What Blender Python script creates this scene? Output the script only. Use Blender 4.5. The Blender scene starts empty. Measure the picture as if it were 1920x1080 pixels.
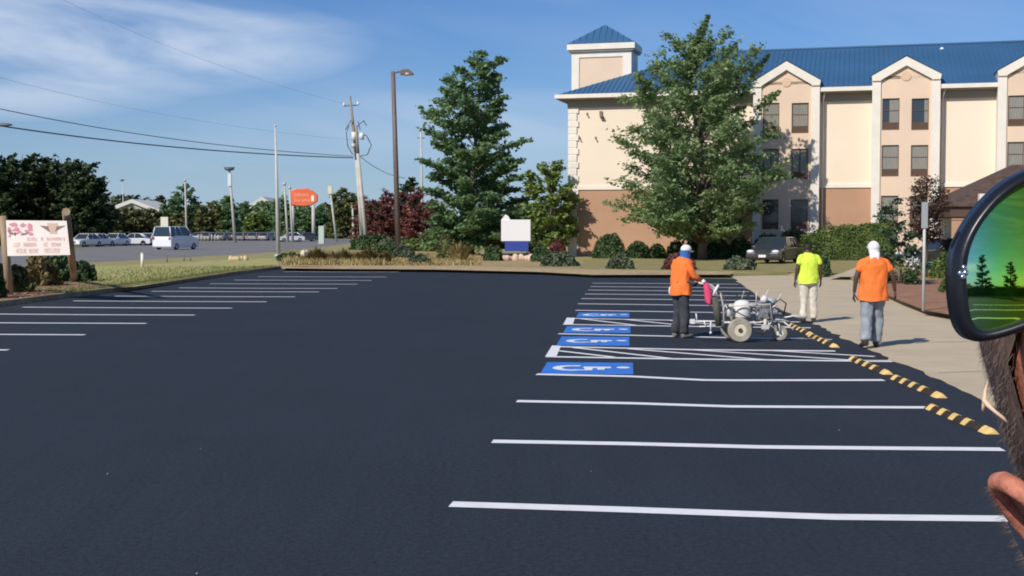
import bpy, bmesh, math, random
import numpy as np
from mathutils import Vector, Matrix
R = math.radians
random.seed(7)
C = bpy.context.scene.collection
sc = bpy.context.scene

# ---------------------------------------------------------------- camera
F = 2420.0                       # focal length in pixels of a 1920 px wide picture
HC = 1.97
PITCH = math.atan(110 / F)
cam = bpy.data.cameras.new('camera')
cam.sensor_width = 36
cam.lens = F / 1920 * 36
cam.clip_start = 0.02
cam.clip_end = 6000
camo = bpy.data.objects.new('camera', cam)
C.objects.link(camo)
camo.location = (0, 0, HC)
camo.rotation_euler = (math.pi / 2 - PITCH, 0, 0)
sc.camera = camo

# ---------------------------------------------------------------- sky and sun
SUN_AZ = (0.62, 0.785)           # direction in which shadows fall
SUN_EL = R(38)
w = bpy.data.worlds.new('World')
sc.world = w
w.use_nodes = True
nt = w.node_tree
nt.nodes.clear()
def N(tree, kind, **kw):
    n = tree.nodes.new(kind)
    for k, v in kw.items():
        if k.startswith('i_'):
            n.inputs[k[2:].replace('_', ' ')].default_value = v
        else:
            setattr(n, k, v)
    return n
sky = N(nt, 'ShaderNodeTexSky', sky_type='NISHITA', sun_disc=False, sun_elevation=SUN_EL,
        sun_rotation=math.atan2(-SUN_AZ[0], -SUN_AZ[1]) % (2 * math.pi))
sky.air_density = 1.0
sky.dust_density = 0.35
sky.ozone_density = 1.6
tc = N(nt, 'ShaderNodeTexCoord')
sep = N(nt, 'ShaderNodeSeparateXYZ')
nt.links.new(tc.outputs['Generated'], sep.inputs[0])
def M2(op, a, b, tree=nt, clamp=False):
    m = tree.nodes.new('ShaderNodeMath')
    m.operation = op
    m.use_clamp = clamp
    for i, v in enumerate((a, b)):
        if v is None: continue
        if isinstance(v, (int, float)): m.inputs[i].default_value = v
        else: tree.links.new(v, m.inputs[i])
    return m.outputs[0]
ay = M2('MAXIMUM', M2('ABSOLUTE', sep.outputs[1], None), 0.05)
u = M2('DIVIDE', sep.outputs[0], ay)
v = M2('DIVIDE', sep.outputs[2], ay)
comb = N(nt, 'ShaderNodeCombineXYZ')
nt.links.new(M2('MULTIPLY', u, 4.0), comb.inputs[0])
nt.links.new(M2('ADD', M2('MULTIPLY', v, 17.0), M2('MULTIPLY', u, 2.2)), comb.inputs[1])
nt.links.new(sep.outputs[1], comb.inputs[2])
nz = N(nt, 'ShaderNodeTexNoise', i_Scale=1.15, i_Detail=6.0, i_Roughness=0.52, i_Distortion=0.35)
nt.links.new(comb.outputs[0], nz.inputs['Vector'])
# the cloud bank stands to the left of the lot
def bump(cu, cv, su, sv, amp):
    a = M2('DIVIDE', M2('SUBTRACT', u, cu), su)
    b = M2('DIVIDE', M2('SUBTRACT', v, cv), sv)
    d = M2('ADD', M2('MULTIPLY', a, a), M2('MULTIPLY', b, b))
    e = M2('SUBTRACT', 1.0, d, clamp=True)
    return M2('MULTIPLY', M2('SMOOTHSTEP' if False else 'POWER', e, 0.9), amp)
bank = M2('MAXIMUM', bump(-0.36, 0.142, 0.26, 0.046, 1.0), M2('MAXIMUM', bump(-0.40, 0.108, 0.16, 0.026, 0.6),
          M2('MAXIMUM', bump(0.0, 0.075, 0.26, 0.035, 0.32), bump(-0.18, 0.06, 0.2, 0.02, 0.25))))
nzr = N(nt, 'ShaderNodeMapRange')
nzr.inputs[1].default_value = 0.33; nzr.inputs[2].default_value = 0.60
nt.links.new(nz.outputs['Fac'], nzr.inputs[0])
cl = M2('MULTIPLY', nzr.outputs[0], bank, clamp=True)
# high thin veil everywhere
veil = M2('MULTIPLY', M2('SUBTRACT', nz.outputs['Fac'], 0.45, clamp=True), 0.5)
front = M2('GREATER_THAN', sep.outputs[1], 0.0)
cl = M2('MULTIPLY', M2('ADD', M2('MULTIPLY', cl, 1.15), veil, clamp=True), 1.0)
mix = N(nt, 'ShaderNodeMixRGB')
mix.inputs[2].default_value = (4.9, 5.7, 7.0, 1)
nt.links.new(cl, mix.inputs[0])
tint = N(nt, 'ShaderNodeMixRGB', blend_type='MULTIPLY')
tint.inputs[0].default_value = 1.0
tint.inputs[2].default_value = (0.345, 0.515, 0.79, 1)
nt.links.new(sky.outputs[0], tint.inputs[1])
nt.links.new(tint.outputs[0], mix.inputs[1])
bg = N(nt, 'ShaderNodeBackground')
bg.inputs[1].default_value = 0.11
hz = N(nt, 'ShaderNodeMixRGB')
hz.inputs[2].default_value = (3.5, 4.5, 5.8, 1)
low = M2('SUBTRACT', 1.0, M2('DIVIDE', v, 0.15), clamp=True)
nt.links.new(M2('MULTIPLY', M2('POWER', low, 1.6), 0.75), hz.inputs[0])
nt.links.new(mix.outputs[0], hz.inputs[1])
nt.links.new(hz.outputs[0], bg.inputs[0])
wo = N(nt, 'ShaderNodeOutputWorld')
nt.links.new(bg.outputs[0], wo.inputs[0])

sun = bpy.data.lights.new('sun', 'SUN')
sun.energy = 3.8
sun.angle = R(0.6)
sun.color = (1.0, 0.93, 0.82)
so = bpy.data.objects.new('sun', sun)
C.objects.link(so)
so.location = (-30, -40, 60)
so.rotation_euler = Vector((SUN_AZ[0] * math.cos(SUN_EL), SUN_AZ[1] * math.cos(SUN_EL), -math.sin(SUN_EL))).to_track_quat('-Z', 'Y').to_euler()
sc.view_settings.view_transform = 'Standard'
sc.view_settings.look = 'None'
sc.view_settings.exposure = 0.15
sc.view_settings.gamma = 1
sc.cycles.filter_width = 1.9

# ---------------------------------------------------------------- pixel -> place
cP, sP = math.cos(PITCH), math.sin(PITCH)
def ray(px, py):
    cx, cy = (px - 960) / F, -(py - 540) / F
    return Vector((cx, cP + cy * sP, -sP + cy * cP))
def G(px, py, z=0.0):            # point of the plane at height z
    d = ray(px, py)
    return Vector((0, 0, HC)) + d * ((z - HC) / d.z)
def W(px, py, Y):                # point at distance Y ahead
    d = ray(px, py)
    return Vector((0, 0, HC)) + d * (Y / d.y)

# ---------------------------------------------------------------- materials
MATS = {}
def mat(name, col, rough=0.7, metal=0.0, noise=0.0, nscale=8.0, bump=0.0, bscale=40.0, col2=None, spec=0.5, coat=0.0,
        detail=4.0, stretch=None, trans=0.0):
    if name in MATS: return MATS[name]
    m = bpy.data.materials.new(name)
    m.use_nodes = True
    t = m.node_tree
    b = t.nodes['Principled BSDF']
    b.inputs['Base Color'].default_value = (*col, 1)
    b.inputs['Roughness'].default_value = rough
    b.inputs['Metallic'].default_value = metal
    b.inputs['Specular IOR Level'].default_value = spec
    b.inputs['Coat Weight'].default_value = coat
    tcn = t.nodes.new('ShaderNodeTexCoord')
    src = tcn.outputs['Object']
    if stretch:
        mp = t.nodes.new('ShaderNodeMapping')
        mp.inputs['Scale'].default_value = stretch
        t.links.new(src, mp.inputs[0]); src = mp.outputs[0]
    if noise > 0 or col2:
        n = t.nodes.new('ShaderNodeTexNoise')
        n.inputs['Scale'].default_value = nscale
        n.inputs['Detail'].default_value = detail
        n.inputs['Roughness'].default_value = 0.62
        t.links.new(src, n.inputs['Vector'])
        r = t.nodes.new('ShaderNodeValToRGB')
        r.color_ramp.elements[0].position = 0.33
        r.color_ramp.elements[1].position = 0.68
        a = col if col2 else tuple(c * (1 - noise) for c in col)
        z = col2 if col2 else tuple(min(1, c * (1 + noise)) for c in col)
        r.color_ramp.elements[0].color = (*a, 1)
        r.color_ramp.elements[1].color = (*z, 1)
        t.links.new(n.outputs['Fac'], r.inputs[0])
        t.links.new(r.outputs[0], b.inputs['Base Color'])
    if bump > 0:
        n2 = t.nodes.new('ShaderNodeTexNoise')
        n2.inputs['Scale'].default_value = bscale
        n2.inputs['Detail'].default_value = 3
        t.links.new(src, n2.inputs['Vector'])
        bp = t.nodes.new('ShaderNodeBump')
        bp.inputs['Strength'].default_value = bump
        bp.inputs['Distance'].default_value = 0.02
        t.links.new(n2.outputs['Fac'], bp.inputs['Height'])
        t.links.new(bp.outputs[0], b.inputs['Normal'])
    MATS[name] = m
    return m

def leaf_mat(name, dark, mid, light, trans=0.28):
    if name in MATS: return MATS[name]
    m = bpy.data.materials.new(name)
    m.use_nodes = True
    t = m.node_tree
    b = t.nodes['Principled BSDF']
    b.inputs['Roughness'].default_value = 0.55
    b.inputs['Specular IOR Level'].default_value = 0.35
    g = t.nodes.new('ShaderNodeNewGeometry')
    r = t.nodes.new('ShaderNodeValToRGB')
    r.color_ramp.elements[0].color = (*dark, 1)
    r.color_ramp.elements[1].color = (*light, 1)
    e = r.color_ramp.elements.new(0.55); e.color = (*mid, 1)
    n = t.nodes.new('ShaderNodeTexNoise'); n.inputs['Scale'].default_value = 0.9
    tcn = t.nodes.new('ShaderNodeTexCoord')
    t.links.new(tcn.outputs['Object'], n.inputs['Vector'])
    mm = M2('ADD', M2('MULTIPLY', g.outputs['Random Per Island'], 0.55, t), M2('SUBTRACT', M2('MULTIPLY', n.outputs['Fac'], 1.4, t), 0.45, t), t, True)
    t.links.new(mm, r.inputs[0])
    t.links.new(r.outputs[0], b.inputs['Base Color'])
    tr = t.nodes.new('ShaderNodeBsdfTranslucent')
    t.links.new(r.outputs[0], tr.inputs[0])
    mx = t.nodes.new('ShaderNodeMixShader'); mx.inputs[0].default_value = trans
    t.links.new(b.outputs[0], mx.inputs[1]); t.links.new(tr.outputs[0], mx.inputs[2])
    t.links.new(mx.outputs[0], t.nodes['Material Output'].inputs[0])
    MATS[name] = m
    return m

# ---------------------------------------------------------------- objects
def link(o, parent=None):
    C.objects.link(o)
    if parent: o.parent = parent
    return o
def thing(name, label, cat, loc=(0, 0, 0), rotz=0.0, group=None):
    o = bpy.data.objects.new(name, None)
    o.empty_display_size = 0.2
    link(o)
    o.location = loc; o.rotation_euler = (0, 0, rotz)
    o['label'] = label; o['category'] = cat
    if group: o['group'] = group
    return o
def tag(o, label, cat, group=None, kind=None):
    o['label'] = label; o['category'] = cat
    if group: o['group'] = group
    if kind: o['kind'] = kind
    return o
def struct(o, label=None):
    o['kind'] = 'structure'
    if label: o['label'] = label
    return o

class MB:
    def __init__(s): s.v = []; s.f = []; s.sm = []
    def add(s, vs, fs, smooth=False):
        k = len(s.v)
        s.v += [tuple(p) for p in vs]
        s.f += [tuple(i + k for i in f) for f in fs]
        s.sm += [smooth] * len(fs)
        return s
    def box(s, x0, x1, y0, y1, z0, z1):
        v = [(x0, y0, z0), (x1, y0, z0), (x1, y1, z0), (x0, y1, z0), (x0, y0, z1), (x1, y0, z1), (x1, y1, z1), (x0, y1, z1)]
        return s.add(v, [(3, 2, 1, 0), (4, 5, 6, 7), (0, 1, 5, 4), (1, 2, 6, 5), (2, 3, 7, 6), (3, 0, 4, 7)])
    def prism(s, pts, y0, y1, axis='y'):          # polygon in xz, extruded along y
        n = len(pts)
        if axis == 'y':
            v = [(p[0], y0, p[1]) for p in pts] + [(p[0], y1, p[1]) for p in pts]
        elif axis == 'z':
            v = [(p[0], p[1], y0) for p in pts] + [(p[0], p[1], y1) for p in pts]
        else:
            v = [(y0, p[0], p[1]) for p in pts] + [(y1, p[0], p[1]) for p in pts]
        f = [tuple(range(n)), tuple(reversed(range(n, 2 * n)))]
        f += [(i, i + n, (i + 1) % n + n, (i + 1) % n) for i in range(n)]
        return s.add(v, f)
    def tube(s, pts, rad, n=8, cap=True, smooth=True):
        pts = [Vector(p) for p in pts]
        if isinstance(rad, (int, float)): rad = [rad] * len(pts)
        vs = []; up = None
        for i, p in enumerate(pts):
            d = (pts[min(i + 1, len(pts) - 1)] - pts[max(i - 1, 0)]).normalized()
            if up is None:
                up = Vector((0, 0, 1)) if abs(d.z) < 0.9 else Vector((1, 0, 0))
            a = d.cross(up).normalized(); b = a.cross(d).normalized(); up = b
            r = rad[i]
            ra, rb = (r, r) if isinstance(r, (int, float)) else r
            for k in range(n):
                t = 2 * math.pi * k / n
                vs.append(p + a * math.cos(t) * ra + b * math.sin(t) * rb)
        fs = []
        for i in range(len(pts) - 1):
            for k in range(n):
                fs.append((i * n + k, i * n + (k + 1) % n, (i + 1) * n + (k + 1) % n, (i + 1) * n + k))
        s.add(vs, fs, smooth)
        if cap:
            k0 = len(s.v) - len(vs)
            s.f.append(tuple(k0 + i for i in reversed(range(n)))); s.sm.append(False)
            s.f.append(tuple(k0 + (len(pts) - 1) * n + i for i in range(n))); s.sm.append(False)
        return s
    def rings(s, rs, n=20, capb=True, capt=True, smooth=True, power=2.0):   # rs: (cx, cy, z, rx, ry)
        vs = []
        for (cx, cy, z, rx, ry) in rs:
            for k in range(n):
                t = 2 * math.pi * k / n
                c, q = math.cos(t), math.sin(t)
                e = 2 / power
                vs.append((cx + rx * math.copysign(abs(c) ** e, c), cy + ry * math.copysign(abs(q) ** e, q), z))
        fs = []
        for i in range(len(rs) - 1):
            for k in range(n):
                fs.append((i * n + k, i * n + (k + 1) % n, (i + 1) * n + (k + 1) % n, (i + 1) * n + k))
        k0 = len(s.v)
        s.add(vs, fs, smooth)
        if capb: s.f.append(tuple(k0 + i for i in reversed(range(n)))); s.sm.append(smooth)
        if capt: s.f.append(tuple(k0 + (len(rs) - 1) * n + i for i in range(n))); s.sm.append(smooth)
        return s
    def ball(s, c, r, n=12, m=8, fn=None):
        c = Vector(c)
        if isinstance(r, (int, float)): r = (r, r, r)
        vs = [c + Vector((0, 0, -r[2]))]
        for j in range(1, m):
            ph = -math.pi / 2 + math.pi * j / m
            for k in range(n):
                t = 2 * math.pi * k / n
                vs.append(c + Vector((r[0] * math.cos(ph) * math.cos(t), r[1] * math.cos(ph) * math.sin(t), r[2] * math.sin(ph))))
        vs.append(c + Vector((0, 0, r[2])))
        if fn: vs = [fn(p) for p in vs]
        fs = [(0, 1 + (k + 1) % n, 1 + k) for k in range(n)]
        for j in range(m - 2):
            for k in range(n):
                a = 1 + j * n
                fs.append((a + k, a + (k + 1) % n, a + n + (k + 1) % n, a + n + k))
        a = 1 + (m - 2) * n
        fs += [(a + k, a + (k + 1) % n, len(vs) - 1) for k in range(n)]
        return s.add(vs, fs, True)
    def wheel(s, c, r, wdt, n=20, axis='y', hole=0.0):
        c = Vector(c)
        a = {'y': Vector((0, 1, 0)), 'x': Vector((1, 0, 0))}[axis]
        e1 = Vector((0, 0, 1)); e2 = a.cross(e1)
        prof = [(hole, -wdt / 2), (r * 0.93, -wdt / 2), (r, -wdt * 0.3), (r, wdt * 0.3), (r * 0.93, wdt / 2), (hole, wdt / 2)]
        vs = []
        for (rr, o) in prof:
            for k in range(n):
                t = 2 * math.pi * k / n
                vs.append(c + a * o + (e1 * math.cos(t) + e2 * math.sin(t)) * max(rr, 1e-4))
        fs = []
        for i in range(len(prof) - 1):
            for k in range(n):
                fs.append((i * n + k, i * n + (k + 1) % n, (i + 1) * n + (k + 1) % n, (i + 1) * n + k))
        if hole: 
            i = len(prof) - 1
            for k in range(n):
                fs.append((i * n + k, i * n + (k + 1) % n, (k + 1) % n, k))
        return s.add(vs, fs, False)
    def build(s, name, m, parent=None, bevel=0.0, label=None):
        me = bpy.data.meshes.new(name)
        me.from_pydata(s.v, [], s.f)
        me.polygons.foreach_set('use_smooth', s.sm)
        bm = bmesh.new(); bm.from_mesh(me)
        bmesh.ops.recalc_face_normals(bm, faces=bm.faces)
        bm.to_mesh(me); bm.free()
        me.materials.append(m)
        o = bpy.data.objects.new(name, me)
        link(o, parent)
        if bevel:
            bv = o.modifiers.new('bevel', 'BEVEL'); bv.width = bevel; bv.segments = 2; bv.limit_method = 'ANGLE'
        if label: o['label'] = label
        return o

def sheet(name, pts, m, z=None, parent=None):
    """flat polygon of world points, triangulated"""
    bm = bmesh.new()
    vs = [bm.verts.new((p[0], p[1], p[2] if z is None else z)) for p in pts]
    f = bm.faces.new(vs)
    bm.normal_update()
    if f.normal.z < 0: f.normal_flip()
    bmesh.ops.triangulate(bm, faces=[f])
    me = bpy.data.meshes.new(name); bm.to_mesh(me); bm.free()
    me.materials.append(m)
    return link(bpy.data.objects.new(name, me), parent)
def slab(name, pts, m, z0, z1, parent=None):
    """polygon with upright sides"""
    b = MB(); b.prism([(p[0], p[1]) for p in pts], z0, z1, 'z')
    o = b.build(name, m, parent)
    return o
def strip(b, pts, wd, z):
    """ribbon of width wd along world points"""
    pts = [Vector((p[0], p[1])) for p in pts]
    vs = []
    for i, p in enumerate(pts):
        d = (pts[min(i + 1, len(pts) - 1)] - pts[max(i - 1, 0)]).normalized()
        n = Vector((-d.y, d.x)) * wd / 2
        vs += [(p.x + n.x, p.y + n.y, z), (p.x - n.x, p.y - n.y, z)]
    b.add(vs, [(2 * i, 2 * i + 1, 2 * i + 3, 2 * i + 2) for i in range(len(pts) - 1)])
    return b
def copy_thing(t, label=None, loc=None, rotz=None):
    r = t.copy(); C.objects.link(r)
    if label: r['label'] = label
    if loc is not None: r.location = loc
    if rotz is not None: r.rotation_euler = (0, 0, rotz)
    for ch in list(t.children):
        c = ch.copy(); C.objects.link(c); c.parent = r
        for g in list(ch.children):
            d = g.copy(); C.objects.link(d); d.parent = c
    return r

# ---------------------------------------------------------------- foliage
def np_mesh(name, verts, nper, m, parent=None):
    """verts: (n*nper,3), one face per nper consecutive vertices"""
    verts = np.asarray(verts, dtype=np.float32)
    n = len(verts) // nper
    me = bpy.data.meshes.new(name)
    me.vertices.add(len(verts)); me.vertices.foreach_set('co', verts.ravel())
    me.loops.add(len(verts)); me.loops.foreach_set('vertex_index', np.arange(len(verts), dtype=np.int32))
    me.polygons.add(n)
    me.polygons.foreach_set('loop_start', np.arange(0, len(verts), nper, dtype=np.int32))
    me.polygons.foreach_set('loop_total', np.full(n, nper, dtype=np.int32))
    me.update(calc_edges=True)
    me.materials.append(m)
    return link(bpy.data.objects.new(name, me), parent)
def cards(pts, size, rng, up=0.6, aspect=0.6):
    """leaf shaped cards (4 corners, diamond) round points"""
    n = len(pts)
    nrm = rng.normal(size=(n, 3)); nrm[:, 2] = np.abs(nrm[:, 2]) + up
    nrm /= np.linalg.norm(nrm, axis=1)[:, None]
    a = rng.normal(size=(n, 3)); a -= (a * nrm).sum(1)[:, None] * nrm
    a /= np.linalg.norm(a, axis=1)[:, None]
    b = np.cross(nrm, a)
    s = size * rng.uniform(0.55, 1.35, n)[:, None]
    c = np.stack([pts - a * s, pts + b * s * aspect, pts + a * s, pts - b * s * aspect], 1)
    return c.reshape(-1, 3)
def tree(name, label, base, H, prof, leaves, leaf, lm, tm, seed, limbs=80, trunk=0.22, group=None, lean=(0, 0), z0=0.12,
         droop=0.12, cat='tree', twigs=7, spread=0.5, leader=None, flat=0.35, inner=0.28):
    """prof: list (height fraction, left reach, right reach) in metres"""
    rng = np.random.default_rng(seed)
    t = thing(name, label, cat, base, 0, group)
    prof = np.array(prof, dtype=float)
    tb = MB()
    axis = lambda z: np.array([lean[0] * (z / H) ** 1.5, lean[1] * (z / H) ** 1.5, z])
    zs = np.linspace(0, H * 0.93, 9)
    tb.tube([axis(z) + np.array([rng.normal() * .03 * H / 12, rng.normal() * .03 * H / 12, 0]) * (z > 0) for z in zs],
            [max(trunk * (1 - z / H) ** 0.8, 0.02) * (1.35 if z == 0 else 1) for z in zs], 9)
    pts = []
    per = leaves / limbs
    areas = []
    L = []
    for i in range(limbs):
        zf = prof[0, 0] + (prof[-1, 0] - prof[0, 0]) * ((i + rng.uniform(0, 1)) / limbs) ** 1.15
        az = i * 2.39996 + rng.normal() * 0.25
        rl = np.interp(zf, prof[:, 0], prof[:, 1]); rr = np.interp(zf, prof[:, 0], prof[:, 2])
        c = math.cos(az)
        rad = (rr * (1 + c) / 2 + rl * (1 - c) / 2) if True else rl
        rad = rr * max(c, 0) ** 1 + rl * max(-c, 0) + (rl + rr) / 2 * (1 - abs(c))
        rad *= rng.choice([rng.uniform(0.55, 0.8), rng.uniform(0.8, 1.0), rng.uniform(0.9, 1.1)])
        L.append((zf, az, max(rad, 0.25)))
    tot = sum(l[2] for l in L)
    for zf, az, rad in L:
        ze = zf * H
        zs_ = max(z0 * H * 0.8, ze - rad * (0.45 + 0.5 * zf))
        p0 = axis(zs_); p2 = axis(ze) + np.array([math.cos(az), math.sin(az), 0]) * rad
        p2[2] -= droop * rad * (1 - zf)
        p1 = (p0 * 0.45 + p2 * 0.55) + np.array([0, 0, 0.13 * rad])
        ss = np.linspace(0, 1, 5)
        cur = [(1 - q) ** 2 * p0 + 2 * q * (1 - q) * p1 + q * q * p2 for q in ss]
        r0 = 0.010 + 0.011 * rad
        tb.tube(cur, [r0 * (1 - 0.85 * q) for q in ss], 5)
        nl = int(leaves * rad / tot)
        nt_ = max(2, int(twigs * rad ** 0.7))
        for k in range(nt_):
            q = rng.uniform(inner, 1.0) ** 0.75
            o = (1 - q) ** 2 * p0 + 2 * q * (1 - q) * p1 + q * q * p2
            d = rng.normal(size=3) * np.array([1, 1, flat]); d += np.array([math.cos(az), math.sin(az), 0.1 + 0.5 * zf]) * 0.9
            d /= np.linalg.norm(d)
            ln = spread * rng.uniform(0.6, 1.4) * (0.5 + 0.5 * rad / 3)
            m_ = max(3, nl // nt_)
            s_ = rng.uniform(0, 1, m_)[:, None]
            pts.append(o + d * ln * s_ + rng.normal(size=(m_, 3)) * np.array([1, 1, 0.2 + flat]) * (0.07 + 0.2 * spread) * (1.15 - s_ * 0.6))
            if k < 3: tb.tube([o, o + d * ln], [r0 * 0.3, 0.005], 4, cap=False)
    if leader:
        for (ox, oy, oz, dx, dy, dz, nn) in leader:     # upright leading shoots
            s_ = rng.uniform(0, 1, nn)[:, None]
            pts.append(np.array([ox, oy, oz]) + np.array([dx, dy, dz]) * s_ + rng.normal(size=(nn, 3)) * 0.22 * (1.15 - s_))
            tb.tube([(ox, oy, oz), (ox + dx, oy + dy, oz + dz)], [0.05, 0.01], 5)
    pts = np.concatenate(pts)
    tb.build('trunk', tm, t)
    np_mesh('crown', cards(pts, leaf, rng), 4, lm, t)
    return t
def shrub(name, label, base, rx, ry, h, leaf, n, lm, seed, group=None, cat='shrub', rough=0.16, flat=False, core=True, spiky=0.0):
    """dense leafy mound: leaf cards through the outer shell of a lumpy solid"""
    rng = np.random.default_rng(seed)
    d = rng.normal(size=(n, 3)); d[:, 2] = np.abs(d[:, 2]) * (0.9) - 0.12
    d /= np.linalg.norm(d, axis=1)[:, None]
    ph = rng.uniform(0, 6.28, 6)
    lump = 1 + rough * (np.sin(d[:, 0] * 5 + ph[0]) * np.sin(d[:, 1] * 5 + ph[1]) + np.sin(d[:, 2] * 7 + ph[2]) * np.sin(d[:, 0] * 9 + ph[3]) * 0.7)
    rr = lump * (1 - np.abs(rng.normal(size=n)) * 0.10 + (rng.uniform(0, 1, n) > 0.93) * rng.uniform(0, 0.10 + spiky, n))
    e = 0.75 if flat else 1.0
    dd = np.sign(d) * np.abs(d) ** e
    p = dd * rr[:, None] * np.array([rx, ry, h * 0.92]) + np.array([0, 0, h * 0.06])
    p = p[p[:, 2] > 0.0]
    c = cards(p, leaf, rng, up=0.1, aspect=0.7).reshape(-1, 4, 3)
    if core:
        b = MB()
        def fn(q):
            v = Vector((q.x / rx, q.y / ry, q.z / h))
            l = 1 + rough * (math.sin(v.x * 5 + ph[0]) * math.sin(v.y * 5 + ph[1]) + math.sin(v.z * 7 + ph[2]) * math.sin(v.x * 9 + ph[3]) * 0.7)
            return Vector((q.x * l, q.y * l, max(q.z * l, 0)))
        b.ball((0, 0, 0.0), (rx * 0.86, ry * 0.86, h * 0.84), 16, 12, fn)
        vs = np.array(b.v); allv = np.concatenate([c.reshape(-1, 3), vs])
        k = len(c) * 4
        me = bpy.data.meshes.new(name)
        me.from_pydata(allv.tolist(), [], [tuple(range(i * 4, i * 4 + 4)) for i in range(len(c))] + [tuple(i + k for i in f) for f in b.f])
        me.materials.append(lm)
        o = link(bpy.data.objects.new(name, me))
    else:
        o = np_mesh(name, c.reshape(-1, 3), 4, lm)
    o.location = base
    return tag(o, label, cat, group)
def grass_clump(name, label, base, r, h, n, m, seed, group=None, cat='plant'):
    rng = np.random.default_rng(seed)
    out = []
    for i in range(n):
        a = rng.uniform(0, 6.283); q = rng.uniform(0, 1) ** 0.6
        o = np.array([math.cos(a), math.sin(a), 0]) * r * 0.35 * q
        tip = np.array([math.cos(a), math.sin(a), 0]) * r * q * rng.uniform(0.8, 1.2) + np.array([0, 0, h * (1 - 0.45 * q) * rng.uniform(0.6, 1.1)])
        mid = o * 0.5 + tip * 0.5 + np.array([0, 0, h * 0.18])
        sd = np.array([-math.sin(a), math.cos(a), 0]) * 0.018 * (1 + r)
        out += [o - sd, o + sd, mid + sd * 0.8, mid - sd * 0.8, mid - sd * 0.8, mid + sd * 0.8, tip + sd * 0.1, tip - sd * 0.1]
    o = np_mesh(name, np.array(out), 4, m)
    o.location = base
    return tag(o, label, cat, group)
# ================================================================ SETTING
asphalt = mat('asphalt', (0.023, 0.030, 0.042), 0.82, noise=0.09, nscale=0.3, bump=0.5, bscale=70, spec=0.30, detail=12)
# broom streaks of the sealer and stone grain
_t = asphalt.node_tree; _b = _t.nodes['Principled BSDF']
_src = _b.inputs['Base Color'].links[0].from_socket
_tc = _t.nodes.new('ShaderNodeTexCoord'); _mp = _t.nodes.new('ShaderNodeMapping'); _mp.inputs['Scale'].default_value = (2.4, .22, 1); _mp.inputs['Rotation'].default_value = (0, 0, R(5))
_t.links.new(_tc.outputs['Object'], _mp.inputs[0])
_n = _t.nodes.new('ShaderNodeTexNoise'); _n.inputs['Scale'].default_value = 1.3; _n.inputs['Detail'].default_value = 7; _t.links.new(_mp.outputs[0], _n.inputs['Vector'])
_n2 = _t.nodes.new('ShaderNodeTexNoise'); _n2.inputs['Scale'].default_value = 24; _n2.inputs['Detail'].default_value = 3; _t.links.new(_tc.outputs['Object'], _n2.inputs['Vector'])
_f = M2('ADD', M2('MULTIPLY', _n.outputs['Fac'], .28, _t), M2('ADD', M2('MULTIPLY', _n2.outputs['Fac'], 1.5, _t), .12, _t), _t)
_mx = _t.nodes.new('ShaderNodeMixRGB'); _mx.blend_type = 'MULTIPLY'; _mx.inputs[0].default_value = 1
_t.links.new(_src, _mx.inputs[1]); _t.links.new(_f, _mx.inputs[2]); _t.links.new(_mx.outputs[0], _b.inputs['Base Color'])
road_m = mat('road_asphalt', (0.20, 0.19, 0.185), 0.85, noise=0.14, nscale=0.3, bump=0.2)
drive_m = mat('drive_asphalt', (0.15, 0.14, 0.13), 0.85, noise=0.14, nscale=0.6)
grass_m = mat('grass_soil', (0.29, 0.29, 0.08), 0.9, col2=(0.50, 0.45, 0.18), nscale=1.6, bump=0.6, bscale=14, detail=8)
dry_m = mat('dry_grass_soil', (0.36, 0.31, 0.13), 0.9, col2=(0.25, 0.25, 0.085), nscale=0.9, bump=0.6, bscale=14, detail=8)
far_m = mat('far_ground', (0.12, 0.13, 0.05), 0.9, col2=(0.22, 0.2, 0.1), nscale=0.06)
mulch_m = mat('mulch', (0.20, 0.11, 0.06), 0.95, col2=(0.42, 0.27, 0.17), nscale=3.5, bump=0.8, bscale=30, detail=10)
sand_m = mat('sandy_soil', (0.50, 0.38, 0.22), 0.95, col2=(0.36, 0.25, 0.13), nscale=2.2, bump=0.5, bscale=25, detail=8)
conc_m = mat('concrete', (0.60, 0.49, 0.33), 0.85, col2=(0.50, 0.41, 0.28), nscale=0.9, bump=0.25, bscale=60, detail=9)
kerb_m = mat('kerb_concrete', (0.33, 0.26, 0.15), 0.9, noise=0.3, nscale=2.5, bump=0.4)
white_p = mat('road_paint', (0.87, 0.87, 0.86), 0.6, noise=0.06, nscale=6, detail=8)
blue_p = mat('blue_road_paint', (0.035, 0.20, 0.68), 0.6, noise=0.15, nscale=3)

# ground to the horizon
struct(sheet('ground', [(-2500, -800), (2500, -800), (2500, 3500), (-2500, 3500)], far_m, z=-0.012))

kerb_left = [(-29, -9), (-15.0, -7), (-14.0, 14)] + [tuple(G(x, y).xy) for x, y in ((0, 575), (90, 563), (180, 552), (300, 536), (420, 518), (527, 504))]
back_edge = [tuple(G(x, y).xy) for x, y in ((640, 507), (820, 508), (900, 510), (1010, 513), (1112, 519))]
lot_right = [(1380, 526), (1408, 546), (1452, 575), (1491, 593), (1540, 614), (1574, 632), (1630, 655), (1675, 676), (1724, 697), (1840, 748), (2000, 838)]
lr = [tuple(G(x, y).xy) for x, y in lot_right] + [(7.0, 7.0), (4.5, -20), (3, -45)]
lot_pts = [(-29, -46)] + kerb_left + back_edge + [(10.5, 50.5), (14, 45), (14, -46)]
lot = struct(sheet('parking_lot', lot_pts, asphalt, z=0.0))

# concrete walk beside the stalls, flush with the asphalt
walk_far = [tuple(G(x, y).xy) for x, y in ((1368, 518), (1480, 516), (1582, 519), (1610, 532), (1645, 549), (1690, 569), (1737, 587), (1800, 597), (1900, 606))] + [(20, 24), (22, -46)]
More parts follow.
